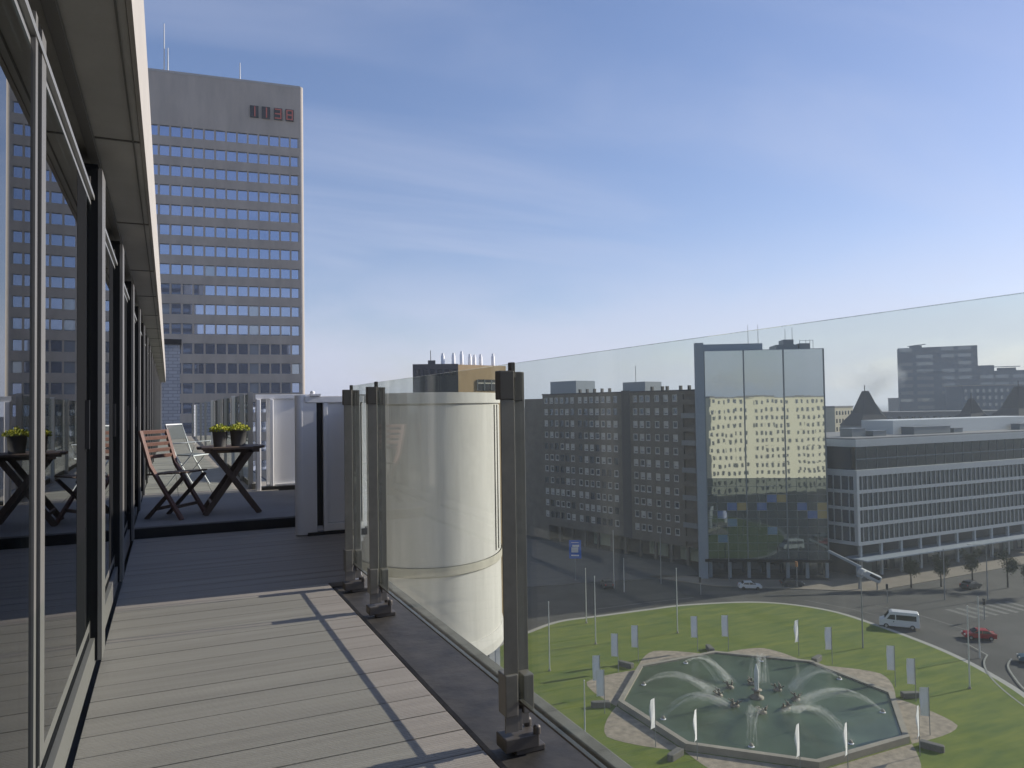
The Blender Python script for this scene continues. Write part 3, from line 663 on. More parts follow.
wm2 = MB(); wm2.v = list(wm.v); wm2.f = list(wm.f); wm2.mi = list(wm.mi); wm2.sm = list(wm.sm); wm2.box(-wwid/2+.2, wwid/2-.2, .19, .218, -.35, whgt/2-.22, 0); wB = wm2.mesh('window', [APTW, APTG])
wm3 = MB(); wm3.v = list(wm.v); wm3.f = list(wm.f); wm3.mi = [1]*len(wm.mi); wm3.sm = list(wm.sm); wC = wm3.mesh('window', [APTW, APTG])
restA = MB(); cnt = 0
for c in reversed(allc):
    for z in zs2:
        if cnt < 99:
            win_at(random.choice([wA, wA, wB, wC]) if c < -15 else random.choice([wA, wA, wB]), AP, c, z); cnt += 1
        else:
            src = random.choice([wm, wm2, wm3]); b0 = len(restA.v); restA.v += [(x+c, yy, zz+z) for x, yy, zz in src.v]; restA.f += [tuple(i+b0 for i in f) for f in src.f]; restA.mi += src.mi; restA.sm += src.sm
o = restA.build('window_grid', [APTW, APTG], AP); o['kind'] = 'stuff'
# balconies on the right end
for i, z in enumerate(zs2):
    g = MB(); g.box(1.5, 5.1, -.9, .34, z-1.45, z-1.25); g.box(1.5, 5.1, -.9, -.82, z-1.25, z-.35); g.build('balcony', MULL if i % 2 else APT, AP)
g = MB(); g.box(-16.2, -13.6, -.05, -.002, 4, AT+.2); g.build('stair_strip', BROWND, AP)
g = MB(); g.box(-42.5, -33.0, 2, 9, AT, AT+3.2); g.box(-17.4, -10.6, 2, 8, AT, AT+2.2); g.build('roof_house', SLAB, AP)
for x in (-31.5, -29, -26.5, -24, -21.5, -8.5, -5.5, -4.2, -.5, 1.8):
    g = MB(); g.box(x-.25, x+.25, 1.6, 2.2, AT, AT+.95); g.build('chimney', BROWND, AP)
g = MB(); g.tube([(-14.2, 3, AT+2.2), (-14.2, 3, AT+6)], .07); g.build('antenna', POLEG, AP)
# ground floor shops
g = MB()
for q in range(11): g.box(-42.8+q*4.4, -42.2+q*4.4, .4, 1, 0, 4)
g.build('column', APT, AP)
for a, b in ((-29.5, -23), (-11.8, -6.5), (-3, 4.5)):
    g = MB(); g.box(a, b, 3.9, 3.99, .3, 3.4); g.build('shop_window', mat('shop_glass', (.34, .38, .30), .4), AP)

# ================================================================== GLASS TOWER
GTW = thing('glass_tower', 'glass office tower mirroring a sunlit cream building in its curtain wall', 'tower', (97.40, 120.88, 0), math.atan2(-.51182, .85909))
W = 23.6; GB, GTOP = 4.0, 45.4
g = MB(); g.prism([(.4, .25), (W-.1, .25), (W-.1, 14), (3.2, 14)], GB+.05, GTOP-.05); g.build('core', DARKF, GTW)
def pane_wall(g, x0, x1, n, z0, z1, m, y, tilt, rnd, pick):
    dx = (x1-x0)/n; dz = (z1-z0)/m
    for i in range(n):
        for j in range(m):
            ax = x0+dx*i; bx = ax+dx; az_ = z0+dz*j; bz = az_+dz; tx = rnd.gauss(0, tilt); tz = rnd.gauss(0, tilt)
            def yy(u, v): return y + u*tx*dx/2 + v*tz*dz/2
            g.add([(ax, yy(-1, -1), az_), (bx, yy(1, -1), az_), (bx, yy(1, 1), bz), (ax, yy(-1, 1), bz)], [(0, 1, 2, 3)], pick(i, j))
rnd = random.Random(5)
spec = {(1, 5): 1, (2, 4): 1, (2, 6): 1, (3, 6): 2, (5, 6): 1, (7, 7): 2, (6, 7): 1, (9, 6): 1, (10, 5): 1, (11, 6): 2, (11, 5): 2, (1, 2): 1, (6, 3): 1}
g = MB(); pane_wall(g, .5, W, 12, GB, GTOP, 26, .1, .0010, rnd, lambda i, j: spec.get((i, j), 3 if j < 10 else 0)); g.build('curtain_wall', [CURT, CURTB, CURTY, CURTL], GTW)
g = MB()
for i in range(13):
    x = .5+(W-.5)/12*i; big = i % 4 == 0; h = .22 if big else .06
    g.box(x-h/2, x+h/2, -.06 if big else .02, .085, GB, GTOP if big else 20)
for j in range(27):
    if j < 11: g.box(.5, W, .035, .083, GB+(GTOP-GB)/26*j-.035, GB+(GTOP-GB)/26*j+.035)
g.build('mullion', MULL, GTW)
g = MB(); g.box(-1.3, .38, -.25, 1.2, 0, 47.1); g.box(.5, 12.6, 3, 13, GTOP+.1, 47.0); g.build('side_slab', SLAB, GTW)
g = MB(); g.prism([(.4, 0), (W+.1, 0), (W+.1, 14), (3.2, 14)], GTOP+.002, GTOP+.1); g.box(W-.09, W+.12, .2, 14, GB, GTOP); g.build('roof_edge', SLAB, GTW)
g = MB(); g.box(15.3, 19.6, 3, 9, GTOP+.1, 46.6); g.box(17, 19, 4, 8, 46.6, 47.7); g.box(19.8, 21.9, 3, 8, GTOP+.1, 46.8)
for x in (20.2, 21.4, 22.2, 22.8): g.tube([(x, 4, GTOP), (x, 4, 47.6)], .05)
g.bar((20.2, 4, 47.4), (22.8, 4, 47.4), .06); g.build('roof_plant', MULL, GTW)
for x, h in ((10.2, 51), (12.2, 51), (17.6, 50), (19.0, 50.2)):
    g = MB(); g.tube([(x, 5, GTOP), (x, 5, h)], [.07, .04]); g.build('antenna', POLEG, GTW)
g = MB()
for q in range(7): g.box(.8+q*3.75, 1.4+q*3.75, 1.2, 1.8, 0, GB)
g.build('column', SLAB, GTW)
g = MB(); g.box(.5, W, 4, 13.9, 0, GB+.05); g.build('lobby', OFGL, GTW)
g = MB(); g.box(-.2, W+.4, -.6, 4, GB-.5, GB-.002); g.build('canopy', DARKF, GTW)

# building behind the camera mirrored in the tower
CB = thing('cream_block', 'sunlit cream apartment block with small windows, mirrored in the glass tower', 'building', (46.7, -7.7, 0), 0)
tx_, ty_ = .6, -.8
CB.rotation_euler = (0, 0, math.atan2(.8, -.6))       # local x along (-.6,.8); outward is local -y
CB.location = (80.5, -52.8, 0)
g = MB(); g.box(0, 56.4, 0, 14, 0, 36.9); g.build('wall', REFLB, CB)
g = MB()
for fz in range(12):
    for j in range(24):
        if j in (8, 16): continue
        g.box(.8+j*2.35, 1.75+j*2.35, -.04, -.002, 1.3+fz*3, 2.75+fz*3)
o = g.build('window_grid', APTG, CB); o['kind'] = 'stuff'
g = MB(); g.box(-.2, 56.6, -.3, 14.2, 36.9, 37.5); g.build('roof', CITY2, CB)
# dark tower behind the camera, seen in the tall tower's windows
DB = thing('dark_tower', 'tall dark office block mirrored in the lower tower windows', 'tower', (-52, -62, 0))
g = MB(); g.box(0, 22, -20, 0, 0, 92); g.box(22, 60, -24, -4, 0, 68); g.build('wall', BROWND, DB)
g = MB()
for q in range(26): g.box(.5, 21.5, .01, .06, 2+q*3.4, 3.6+q*3.4)
g.build('window_band', APTG, DB)

# ================================================================== LOW OFFICE BUILDING
LO = thing('low_office', 'long low white-banded office building with ribbon windows on a street corner', 'building', (123.04, 106.37, 0), R(1.0))
LW = 75
levels = [(7.2, 10.1), (10.75, 13.4), (14.0, 16.7), (17.35, 20.1)]
# plan: right face along x at y=0, left face from (0,0) back to (-1.45,6.2)
def lo_ring(g, z0, z1, out=0, mi=0):
    g.prism([(-out, -out), (LW, -out), (LW, 25), (-5.5, 25), (-1.45-out, 6.2)], z0, z1, mi)
g = MB()
zb = [(6.55, 7.2), (10.1, 10.75), (13.4, 14.0), (16.7, 17.35), (20.1, 21.3), (25.9, 27.3)]
for a, b in zb: lo_ring(g, a, b, .12)
g.prism([(-.1, -.1), (.55, -.1), (.55, .3), (-.15, .7)], 6.6, 21)
g.build('floor_band', LOWW, LO)
for a, b in levels:
    g = MB(); lo_ring(g, a+.002, b-.002, -.15); rw = g.build('ribbon_window', OFGL, LO)
    g = MB()
    for q in range(1, 51): x = q*1.47; g.box(x-.06, x+.06, -.08, .145, a, b)
    for q in range(1, 4): t = q/4; g.box(-1.45*t-.2, -1.45*t+.02, 6.2*t-.06, 6.2*t+.06, a, b)
    g.build('mullion', LOWW, rw)
g = MB(); lo_ring(g, 21.302, 25.898, -.6); rw = g.build('ribbon_window', mirror_glass('upper_glass', base=(.014, .018, .022), refl=.13, tint=(.8, .9, 1), bump=.1), LO)
g = MB()
for q in range(0, 25): x = .6+q*3.0; g.box(x-.03, x+.03, .52, .62, 21.3, 25.9)
g.box(.6, LW, .46, .61, 23.3, 23.5)
g.build('mullion', MULL, rw)
g = MB(); lo_ring(g, 27.302, 27.6, -.3); g.build('roof', CITY2, LO)
g = MB(); g.box(20, 72, 7, 15, 27.6, 30.6); g.build('roof_house', mat('pale_roof_wall', (.62, .63, .63), .6), LO)
for x0, x1, y0, y1, h in ((5, 9, 5, 8, 29.2), (10, 14, 4, 6, 28.6), (22, 34, 3.5, 6.5, 29.1), (36, 39, 4, 6, 28.5), (60, 66, 4, 6, 28.9)):
    g = MB(); g.box(x0, x1, y0, y1, 27.6, h); g.box(x0-.1, x1+.1, y0-.1, y1+.1, h, h+.12); g.build('roof_plant', MULL, LO)
g = MB(); lo_ring(g, 0, 6.55, -2.6); g.build('ground_floor', mat('shopfront_dark', (.035, .037, .04), .4), LO)
g = MB(); 
for q in range(13): g.box(1+q*5.9, 1.5+q*5.9, .4, .9, 0, 6.5)
g.build('column', LOWW, LO)
g = MB(); g.box(-1, 60, -2.6, 2.5, 3.9, 4.15); g.build('canopy', SLAB, LO)
for q in range(11):
    g = MB(); g.box(3+q*5.2, 6.6+q*5.2, 2.50, 2.58, .4, 3.3); g.build('shop_window', [mat('shop_pale', (.16, .19, .19), .3), OFGL][q % 3 > 0], LO)

# ================================================================== DISTANT BUILDINGS
FT = thing('stepped_tower', 'dark blue-grey stepped office tower on the skyline above the low office', 'tower', (371.5, 291, 0), R(-50.5))
g = MB(); g.box(0, 38, 0, 18, 0, 64); g.build('tall_block', FARB, FT)
g = MB(); g.box(38.02, 45.5, 1, 18, 0, 53); g.build('middle_block', FARB, FT)
g = MB(); g.box(45.52, 66, 2, 16, 0, 50); g.build('low_block', FARB, FT)
FTW = mirror_glass('far_window', base=(.17, .20, .24), refl=.12)
for z in range(30, 63, 4):
    g = MB()
    for a, b in ((.8, 7), (9, 17), (21, 27), (29, 35)):
        if random.random() < .8: g.box(a, b, -.06, -.002, z, z+1.8)
    if z < 50: g.box(39, 45, .93, .998, z, z+1.8)
    if z < 47: g.box(46, 52, 1.93, 1.998, z, z+1.8); g.box(54, 61, 1.93, 1.998, z, z+1.8)
    g.build('window_band', FTW, FT)
g = MB(); g.box(6, 12, 4, 10, 64, 65.4); g.bar((5, 5, 65.2), (14, 5, 66), .4); g.box(48, 56, 6, 12, 50, 51.6); g.bar((46, 7, 52.2), (58, 7, 52.2), .4); g.build('roof_plant', FARB, FT)
def pyramid_house(x, y, hw, z0, z1, label, rz):
    t = thing('pyramid_roof_house', label, 'building', (x, y, 0), rz, 'steep roofed houses behind the low office')
    g = MB(); g.box(-hw, hw, -hw, hw, 0, z0); g.build('wall', CITY2, t)
    g = MB(); k = .13*hw; e = hw*1.04
    vs = [(-e,-e,z0+.003),(e,-e,z0+.003),(e,e,z0+.003),(-e,e,z0+.003),(-hw*.55,-hw*.55,z0+(z1-z0)*.36),(hw*.55,-hw*.55,z0+(z1-z0)*.36),(hw*.55,hw*.55,z0+(z1-z0)*.36),(-hw*.55,hw*.55,z0+(z1-z0)*.36),(-k,-k,z1),(k,-k,z1),(k,k,z1),(-k,k,z1)]
    g.add(vs, [(0,1,5,4),(1,2,6,5),(2,3,7,6),(3,0,4,7),(4,5,9,8),(5,6,10,9),(6,7,11,10),(7,4,8,11),(8,9,10,11),(3,2,1,0)]); g.build('roof', SLATE, t)
    g = MB(); g.tube([(-k, -k, z1), (-k, -k, z1+2)], .15); g.build('finial', SLATE, t)
    g = MB(); g.add([(hw*.95,-hw*.9,z0+.3),(hw*.95,hw*.9,z0+.3),(k*1.2,0,z1-.6),(hw*.5,-hw*.8,z0+.3),(hw*.5,hw*.8,z0+.3)], [(0,1,2),(3,2,4),(0,2,3),(1,4,2),(0,3,4,1)]); g.build('gable', SLATEL, t)
pyramid_house(220.5, 186, 6.0, 26.5, 38.4, 'steep dark pyramid-roofed house left of the stepped tower', R(-15))
pyramid_house(271, 165, 7.0, 27.5, 39.2, 'steep dark pyramid-roofed house at the far right edge', R(-15))
pyramid_house(256, 172, 4.4, 27.5, 35.2, 'smaller steep roof just left of the far right pyramid roof', R(-15))
def city_block(x, y, w_, d_, h, rz, m, label, rows=True):
    t = thing('city_building', label, 'building', (x, y, 0), rz)
    g = MB(); g.box(0, w_, 0, d_, 0, h); g.build('wall', m, t)
    g = MB(); g.box(-.2, w_+.2, -.2, d_+.2, h, h+.5); g.build('roof', CITY2, t)
    if rows:
        g = MB(); z = h-3
        while z > h-24:
            x_ = 1
            while x_ < w_-1.5: g.box(x_, x_+1.2, -.05, -.002, z, z+1.6); x_ += 2.6
            z -= 3.2
        o = g.build('window_grid', APTG, t); o['kind'] = 'stuff'
rzv = -R(43)
city_block(240, 217, 16, 14, 32.5, R(17), CITY1, 'pale sunlit city building seen between glass tower and pyramid roof')
city_block(262, 262, 24, 14, 36, R(15), CITY1, 'cream distant block rising behind the pale city building')
city_block(255, 205, 60, 16, 30.0, R(-32), CITY2, 'long grey roofline below the stepped tower')
city_block(330, 226, 40, 16, 41, R(-30), FARB, 'dark block to the right of the stepped tower')
city_block(95, 260, 18, 16, 36.5, R(-22), CITY3, 'brick block between the brown building and apartments')
city_block(70, 300, 22, 16, 32, R(-14), CITY2, 'grey far block behind the brown building')
city_block(300, 420, 60, 20, 32, R(-40), CITY2, 'low far grey building on the horizon', False)
city_block(210, 520, 90, 20, 33, R(-25), CITY2, 'wide low grey building on the far horizon', False)
city_block(20, 420, 90, 20, 33, R(-5), CITY2, 'low grey building far behind the tall tower', False)
city_block(420, 330, 120, 20, 36, R(-35), CITY2, 'wide grey block at the far right skyline', False)

# ================================================================== FOUNTAIN
FN = thing('fountain', 'octagonal fountain basin with bronze figures and arching water jets on the lawn', 'fountain', (FC[0], FC[1], 0))
def o8(r): return [(r*math.cos(R(22.5+45*i)), r*math.sin(R(22.5+45*i))) for i in range(8)]
g = MB(); oo, ii = o8(16.25), o8(15.6); vs = [(*p, .0) for p in oo] + [(*p, .85) for p in oo] + [(*p, .85) for p in ii] + [(*p, .2) for p in ii]
fs = []
for i in range(8):
    j = (i+1) % 8; fs += [(i, j, 8+j, 8+i), (8+i, 8+j, 16+j, 16+i), (16+i, 16+j, 24+j, 24+i)]
g.add(vs, fs); g.build('basin_wall', BASIN, FN)
g = MB(); g.add([(*p, .66) for p in o8(15.65)], [tuple(range(8))]); wv = g.build('water_surface', POOLW, FN)
rnd = random.Random(11)
def figure_group(ang, r, s):
    g = MB(); c = Vector((r*math.cos(ang), r*math.sin(ang), 0))
    g.lathe([(.8*s, .4), (.85*s, .75), (.5*s, .95), (0, 1.0)], 10, c=(c.x, c.y), mi=0)
    for q in range(3):
        a = ang + (q-1)*1.7; b = c + Vector((math.cos(a), math.sin(a), 0))*.38*s
        hx = b + Vector((math.cos(a)*.15, math.sin(a)*.15, 0))
        g.tube([(b.x, b.y, .5), (b.x, b.y, .95), (hx.x, hx.y, 1.75*s), (hx.x, hx.y, 1.95*s)], [.10, .18, .14, .06], 8); g.lathe([(0, 1.92*s), (.11, 1.97*s), (.13, 2.08*s), (.08, 2.2*s), (0, 2.24*s)], 8, c=(hx.x, hx.y))
        e = hx + Vector((math.cos(a+.9), math.sin(a+.9), 0))*.5; g.tube([(hx.x, hx.y, 1.7*s), ((hx.x+e.x)/2, (hx.y+e.y)/2, 1.95*s), (e.x, e.y, 2.25*s)], [.08, .07, .05], 6)
    g.build('statue', BRONZE, FN)
for k in range(8): figure_group(R(45*k+10), 3.9 + (.4 if k % 2 else 0), .6)
g = MB(); g.lathe([(.8, .3), (.8, .8), (.35, 1.0), (.3, 1.4), (.6, 1.55), (.6, 1.62), (0, 1.6)], 16); g.build('centre_bowl', BRONZE, FN)
g = MB(); g.lathe([(.22, 1.5), (.28, 2.6), (.26, 3.8), (.08, 4.5), (0, 4.6)], 10); g.build('centre_jet', mat('white_spray', (.62, .64, .62), .9), FN)
for k in range(8):
    a = R(45*k); st = Vector((13.2*math.cos(a), 13.2*math.sin(a), .7))
    g = MB(); g.lathe([(.22, .5), (.22, .85), (.1, 1.0), (0, 1.02)], 8, c=(st.x, st.y)); g.lathe([(.32, .672), (.2, .75), (0, .8)], 10, c=(st.x, st.y), mi=1); g.build('nozzle', [BASIN, FLAGM], FN)
    for q in range(11):
        g = MB(); a2 = a + rnd.uniform(-.05, .05); en = 4.6+rnd.uniform(-.6, 1.0); top = 1.7+rnd.uniform(-.3, .4); pts = []; rad = []
        sp_ = rnd.uniform(-1.0, 1.0)
        for t in range(11):
            u = t/10; r = 13.2 + (en-13.2)*u; z = .8 + 4*top*u*(1-u)*(1-.15*u); lat = sp_*u
            pts.append((r*math.cos(a2) - lat*math.sin(a2), r*math.sin(a2) + lat*math.cos(a2), max(z, .7))); rad.append(.03+.24*u**1.3)
        g.tube(pts, rad, 6, cap=False)
        g.build('water_jet', SPRAY, FN)
# concrete blocks at the corners
for i in range(8):
    a = R(22.5+45*i); p = (FC[0]+18.3*math.cos(a), FC[1]+18.3*math.sin(a))
    g = MB(); g.prism([(-1.1, -.4), (.9, -.34), (1.1, -.15), (1.1, .15), (.9, .34), (-1.1, .4)], 0, .7)
    o = g.build('concrete_block', BLOCKC, bevel=.08); o.location = (*p, .1); o.rotation_euler = (0, 0, a)
    side = ['right', 'far right', 'far middle', 'far left', 'left', 'near left', 'near middle', 'near right'][i]
    tag(o, 'rounded concrete bench block at the %s corner of the fountain basin' % ['right rear', 'rear', 'left rear', 'far left', 'left front', 'front', 'right front', 'right'][i], 'block', 'concrete blocks around the fountain')

# ================================================================== FLAGS, POLES, LAMPS
def banner():
    r = thing('banner_flag', '', 'flag', (0, 0, .16), 0, 'white banner flags round the fountain')
    g = MB(); g.tube([(0, 0, 0), (0, 0, 5.0)], [.045, .03], 8); g.build('pole', POLEG, r)
    g = MB(); n = 8; vs = []
    for s in (0, 1):
        for i in range(n+1):
            for j in range(5):
                z = 1.95 + 2.95*i/n; x = -.04 - .84*j/4; vs.append((x, .10*math.sin(i*.9+j*.8)*(j/4) + .015*s, z))
    fs = []
    for i in range(n):
        for j in range(4): q = i*5+j; fs += [(q, q+1, q+6, q+5), (q+45, q+50, q+51, q+46)]
    for i in range(n): fs += [(i*5, i*5+5, i*5+50, i*5+45), (i*5+4, i*5+49, i*5+54, i*5+9)]
    g.add(vs, fs, 0, True); f = g.build('flag', FLAGM, r)
    return r
BAN = banner()
flags = [
 (46.8,78.1,25,'white banner flag left of the basin, rear of the close pair'),
 (44.7,73.7,25,'white banner flag left of the basin, front of the close pair'),
 (53.3,84.3,12,'white banner flag behind the left rear corner of the basin'),
 (57.7,86.2,18,'white banner flag on the rear lawn beside the rear left gravel bed'),
 (45.0,64.4,70,'narrow white banner flag before the left front side of basin'),
 (67.5,86.0,15,'white banner flag on the rear lawn, left of the middle pair'),
 (71.6,84.4,15,'white banner flag on the rear lawn, right of the middle pair'),
 (78.6,78.3,60,'narrow white banner flag standing on the rear right lawn'),
 (79.9,73.8,25,'white banner flag on the right lawn beside the grey lamp post'),
 (80.4,64.7,10,'white banner flag above the right corner gravel bed'),
 (78.5,60.5,10,'wide white banner flag by the right hand corner block'),
 (71.9,53.9,12,'white banner flag on the right gravel bed'),
 (66.9,51.3,75,'narrow white banner flag by the front right corner block'),
 (53.4,53.4,72,'narrow white banner flag overlapping the front middle of the basin'),
 (57.5,51.6,75,'narrow white banner flag overlapping the front right of the basin'),
 (47.0,60.3,85,'thin edge-on white banner flag overlapping the left part of water'),
]
vr = math.degrees(math.atan2(-F0.x, F0.y))
for i, (x, y, a, lab) in enumerate(flags):
    rz_ = R(-24.6 + a - 25)
    if i == 0: BAN.location = (x, y, .16); BAN.rotation_euler = (0, 0, rz_); BAN['label'] = lab
    else: dup(BAN, (x, y, .16), rz_, lab)
def flagpole(x, y, h, lab, lean=0):
    r = thing('flagpole', lab, 'pole', (x, y, .12), 0, 'tall bare flagpoles on the lawn')
    g = MB(); g.tube([(0, 0, 0), (lean*.5, 0, h*.5), (lean, 0, h)], [.09, .075, .05], 8); g.build('mast', POLEW, r)
    g = MB(); g.lathe([(.2, 0), (.2, .12), (.1, .3)], 10); g.build('base', BASIN, r)
    g = MB(); g.lathe([(0, h), (.09, h+.04), (.09, h+.12), (0, h+.18)], 8, c=(lean, 0)); g.build('finial', POLEW, r)
for x, y, h, lab in ((45.5,88.7,8.9,'bare white flagpole nearest the railing post on left lawn edge'),(60.7,105.2,8.6,'bare white flagpole on the far kerb of the lawn'),(56.6,95.5,9.7,'bare white flagpole on the rear left lawn in front of the kerb one'),(70.3,94.3,9.7,'bare grey-white flagpole on the rear lawn between banner flags'),(38.1,66.7,7.0,'bare white flagpole on the front left lawn near the terrace'),(87.7,60.3,9.8,'bare white flagpole on the right lawn with long shadow')):
    flagpole(x, y, h, lab)
def lamp(x, y, h, lab, arm=(1.4, 0), head=True, m=POLEG):
    r = thing('street_lamp', lab, 'lamp', (x, y, .0), 0, 'street lamps and signal poles round the junction')
    g = MB(); g.tube([(0, 0, 0), (0, 0, h)], [.11, .06], 8); g.build('pole', m, r)
    if head:
        g = MB(); g.tube([(0, 0, h-.1), (arm[0]*.5, arm[1]*.5, h+.25), (arm[0], arm[1], h+.3)], .04, 6); g.build('arm', m, r)
        g = MB(); a = math.atan2(arm[1], arm[0]); g.box(-.4, .4, -.14, .14, -.07, .07); g.xform(Matrix.Translation((arm[0], arm[1], h+.3)) @ Matrix.Rotation(a, 4, 'Z')); g.build('lamp_head', POLEW, r)
    return r
lamp(77.3,123.2,11,'tall pale pole with no arm in front of the apartment block', head=False, m=POLEW)
lamp(87,121.6,10,'tall grey pole left of the glass tower base', head=False)
lamp(77.3,119.7,6.3,'short pale pole beside the tall pale pole', head=False, m=POLEW)
lamp(100,117.2,8.8,'grey pole standing before the left bay of the glass tower', head=False)
lamp(89,76.7,10.4,'grey street lamp with short angled arm on the right lawn', arm=(1.2, .3))
lamp(123.3,88.8,8.9,'grey street lamp in front of the low office, left of the trees', head=False)
lamp(129.7,85.4,9.5,'tall street lamp by the pedestrian crossing with a long arm', arm=(-3.2, .8))
lamp(99.7,67,8.3,'pale mast with signal heads on the right edge of the lawn', head=False, m=POLEW)
def signal(x, y, h, lab, m):
    r = thing('traffic_signal', lab, 'traffic light', (x, y, 0), R(-60), 'traffic signals at the junction')
    g = MB(); g.tube([(0, 0, 0), (0, 0, h)], .07, 8); g.build('pole', POLEG, r)
    g = MB(); g.box(-.18, .18, -.3, -.08, h-.95, h); hd = g.build('signal_head', m, r)
    g = MB()
    for q in range(3): g.lathe([(.1, 0), (.1, .05), (0, .05)], 10); 
    g.v = []; g.f = []; g.mi = []; g.sm = []
    for q in range(3): g.box(-.1, .1, -.34, -.302, h-.28-q*.3, h-.1-q*.3)
    g.build('lens', CARD, hd)
signal(107.4, 107.0, 5.0, 'signal pole with orange box on the kerb before the glass tower', ORANGE)
signal(117.5, 78, 3.4, 'signal pole beside the pedestrian crossing', CARD)
signal(113, 92, 3.3, 'signal pole behind the white van', CARD)
signal(88.5, 111.5, 3.2, 'signal pole at the road in front of the dark lobby', CARD)
# blue sign
SGN = thing('blue_sign', 'blue square sign with white lettering block standing before the apartment block', 'sign', (73.6, 131.5, 0), R(-30))
g = MB(); g.tube([(0, .2, 0), (0, .2, 7.8)], .12); g.build('post', POLEG, SGN)
g = MB(); g.box(-1.2, 1.2, -.12, .07, 4.5, 8.1); bd = g.build('board', BLUES, SGN)
g = MB(); g.box(-.75, .6, -.15, -.122, 5.7, 6.7); g.box(-.55, .8, -.15, -.122, 6.8, 7.2); g.box(-.8, .75, -.15, -.122, 5.0, 5.25); g.box(-.75, .7, -.15, -.122, 7.6, 7.7); g.build('lettering', SIGNW, bd)
# pale blue crooked sculpture by the corner
SC2 = thing('crane_arm', 'pale blue angled metal arm with bulky head by the glass tower corner', 'machine', (116.5, 100.8, 0), R(-42))
g = MB(); g.tube([(0, 0, 0), (0, 0, 4.4)], [.22, .18]); g.build('post', POLEG, SC2)
g = MB(); g.bar((-5.2, 0, 6.9), (0, 0, 4.3), .45, .5); g.bar((0, 0, 4.4), (0, 0, 2.4), .9, .9); g.build('arm', SLAB, SC2, bevel=.05)
g = MB(); g.bar((-.2, 0, 3.6), (3.6, 0, 1.9), 1.4, 1.3); g.build('head', LOWW, SC2, bevel=.25)
g = MB(); g.bar((1.8, -.72, 3.0), (3.4, -.72, 2.2), .06, .5); g.build('window', CARGL, SC2)
g = MB(); g.tube([(3, 0, 2), (3, 0, 0)], .12); g.build('strut', POLEG, SC2)

# ================================================================== VEHICLES
def profile_body(prof, hw, taper=.86):
    """side profile (x,z) extruded across y with a narrower top"""
    g = MB(); n = len(prof); zmx = max(p[1] for p in prof); vs = []
    belt = .95
    for s in (-1, 1):
        for x, z in prof:
            k = 1 if z <= belt else 1-(1-taper)*(z-belt)/(zmx-belt); vs.append((x, s*hw*k, z))
    fs = [tuple(range(n)), tuple(range(2*n-1, n-1, -1))] + [(i, (i+1) % n, n+(i+1) % n, n+i) for i in range(n)]
    g.add(vs, fs); return g
def vehicle(name, label, cat, loc, rz_, prof, hw, paint, wheels, wr, wins, group=None):
    v = thing(name, label, cat, loc, rz_, group)
    profile_body(prof, hw).build('body', paint, v, bevel=.05)
    for x in wheels:
        for s in (-1, 1):
            t = MB(); t.lathe([(wr*.6, -.11), (wr, -.10), (wr, .10), (wr*.6, .11)], 20); t.xform(Matrix.Translation((x, s*(hw-.09), wr)) @ Matrix.Rotation(R(90), 4, 'X')); wo = t.build('wheel', TYRE, v)
            t = MB(); t.lathe([(wr*.58, -.115), (wr*.5, .05), (0, .118*1)], 14); t.xform(Matrix.Translation((x, s*(hw-.09), wr)) @ Matrix.Rotation(R(90), 4, 'X')); t.build('rim', ALU, wo)
    for k, q in enumerate(wins): 
        t = MB(); t.add(*q); t.build('window', CARGL, v)
    xf = max(p[0] for p in prof); xb = min(p[0] for p in prof)
    for s in (-1, 1):
        t = MB(); t.box(xf-.12, xf+.015, s*hw*.75-.16, s*hw*.75+.16, .62, .82); t.build('headlight', LAMPW, v)
        t = MB(); t.box(xb-.015, xb+.10, s*hw*.82-.10, s*hw*.82+.10, .75, 1.0); t.build('tail_light', TAIL, v)
        t = MB(); t.box(.75, .9, s*(hw+.0)-.02+s*.08, s*(hw)+.02+s*.10, 1.0, 1.16); t.build('mirror', CARD, v)
def sidewin(pts, hw, zmx, taper=.86, belt=.95):
    out = []
    for s in (-1, 1):
        vs = []; 
        for dy in (.012, -.03):
            for x, z in pts: k = 1 if z <= belt else 1-(1-taper)*(z-belt)/(zmx-belt); vs.append((x, s*(hw*k+dy), z))
        n = len(pts); out.append((vs, [tuple(range(n)), tuple(range(2*n-1, n-1, -1))] + [(i, (i+1) % n, n+(i+1) % n, n+i) for i in range(n)]))
    return out
VP_ = [(-2.75,.35),(-2.75,1.2),(-2.68,2.35),(-2.5,2.5),(1.0,2.55),(1.35,2.4),(2.05,1.45),(2.7,1.15),(2.82,.8),(2.82,.35)]
def quad_win(a, b, c, d, th=.03):
    a, b, c, d = map(Vector, (a, b, c, d)); nn = (b-a).cross(d-a).normalized()*th; vs = [a+nn, b+nn, c+nn, d+nn, a-nn, b-nn, c-nn, d-nn]
    return ([tuple(q) for q in vs], [(0,1,2,3),(7,6,5,4),(0,4,5,1),(1,5,6,2),(2,6,7,3),(3,7,4,0)])
vw = sidewin([(-2.3,1.35),(-2.3,2.1),(.45,2.1),(.45,1.35)], 1.0, 2.55) + sidewin([(.6,1.35),(.6,2.1),(1.25,2.05),(1.75,1.4)], 1.0, 2.55) + [quad_win((1.42,-.78,2.28),(1.42,.78,2.28),(2.02,.88,1.5),(2.02,-.88,1.5))] + [quad_win((-2.70,-.7,2.15),(-2.70,.7,2.15),(-2.74,.78,1.4),(-2.74,-.78,1.4))]
vehicle('van', 'white minibus driving round the lawn, dark windows along its side', 'van', (102.4, 81.4, 0), math.atan2(3.3, -2.9), VP_, 1.0, VANW, (-1.75, 1.85), .36, vw)
CP = [(-2.05,.32),(-2.08,.85),(-1.95,1.0),(-1.55,1.05),(-1.05,1.42),(.35,1.45),(1.05,1.0),(1.9,.86),(2.1,.65),(2.1,.32)]
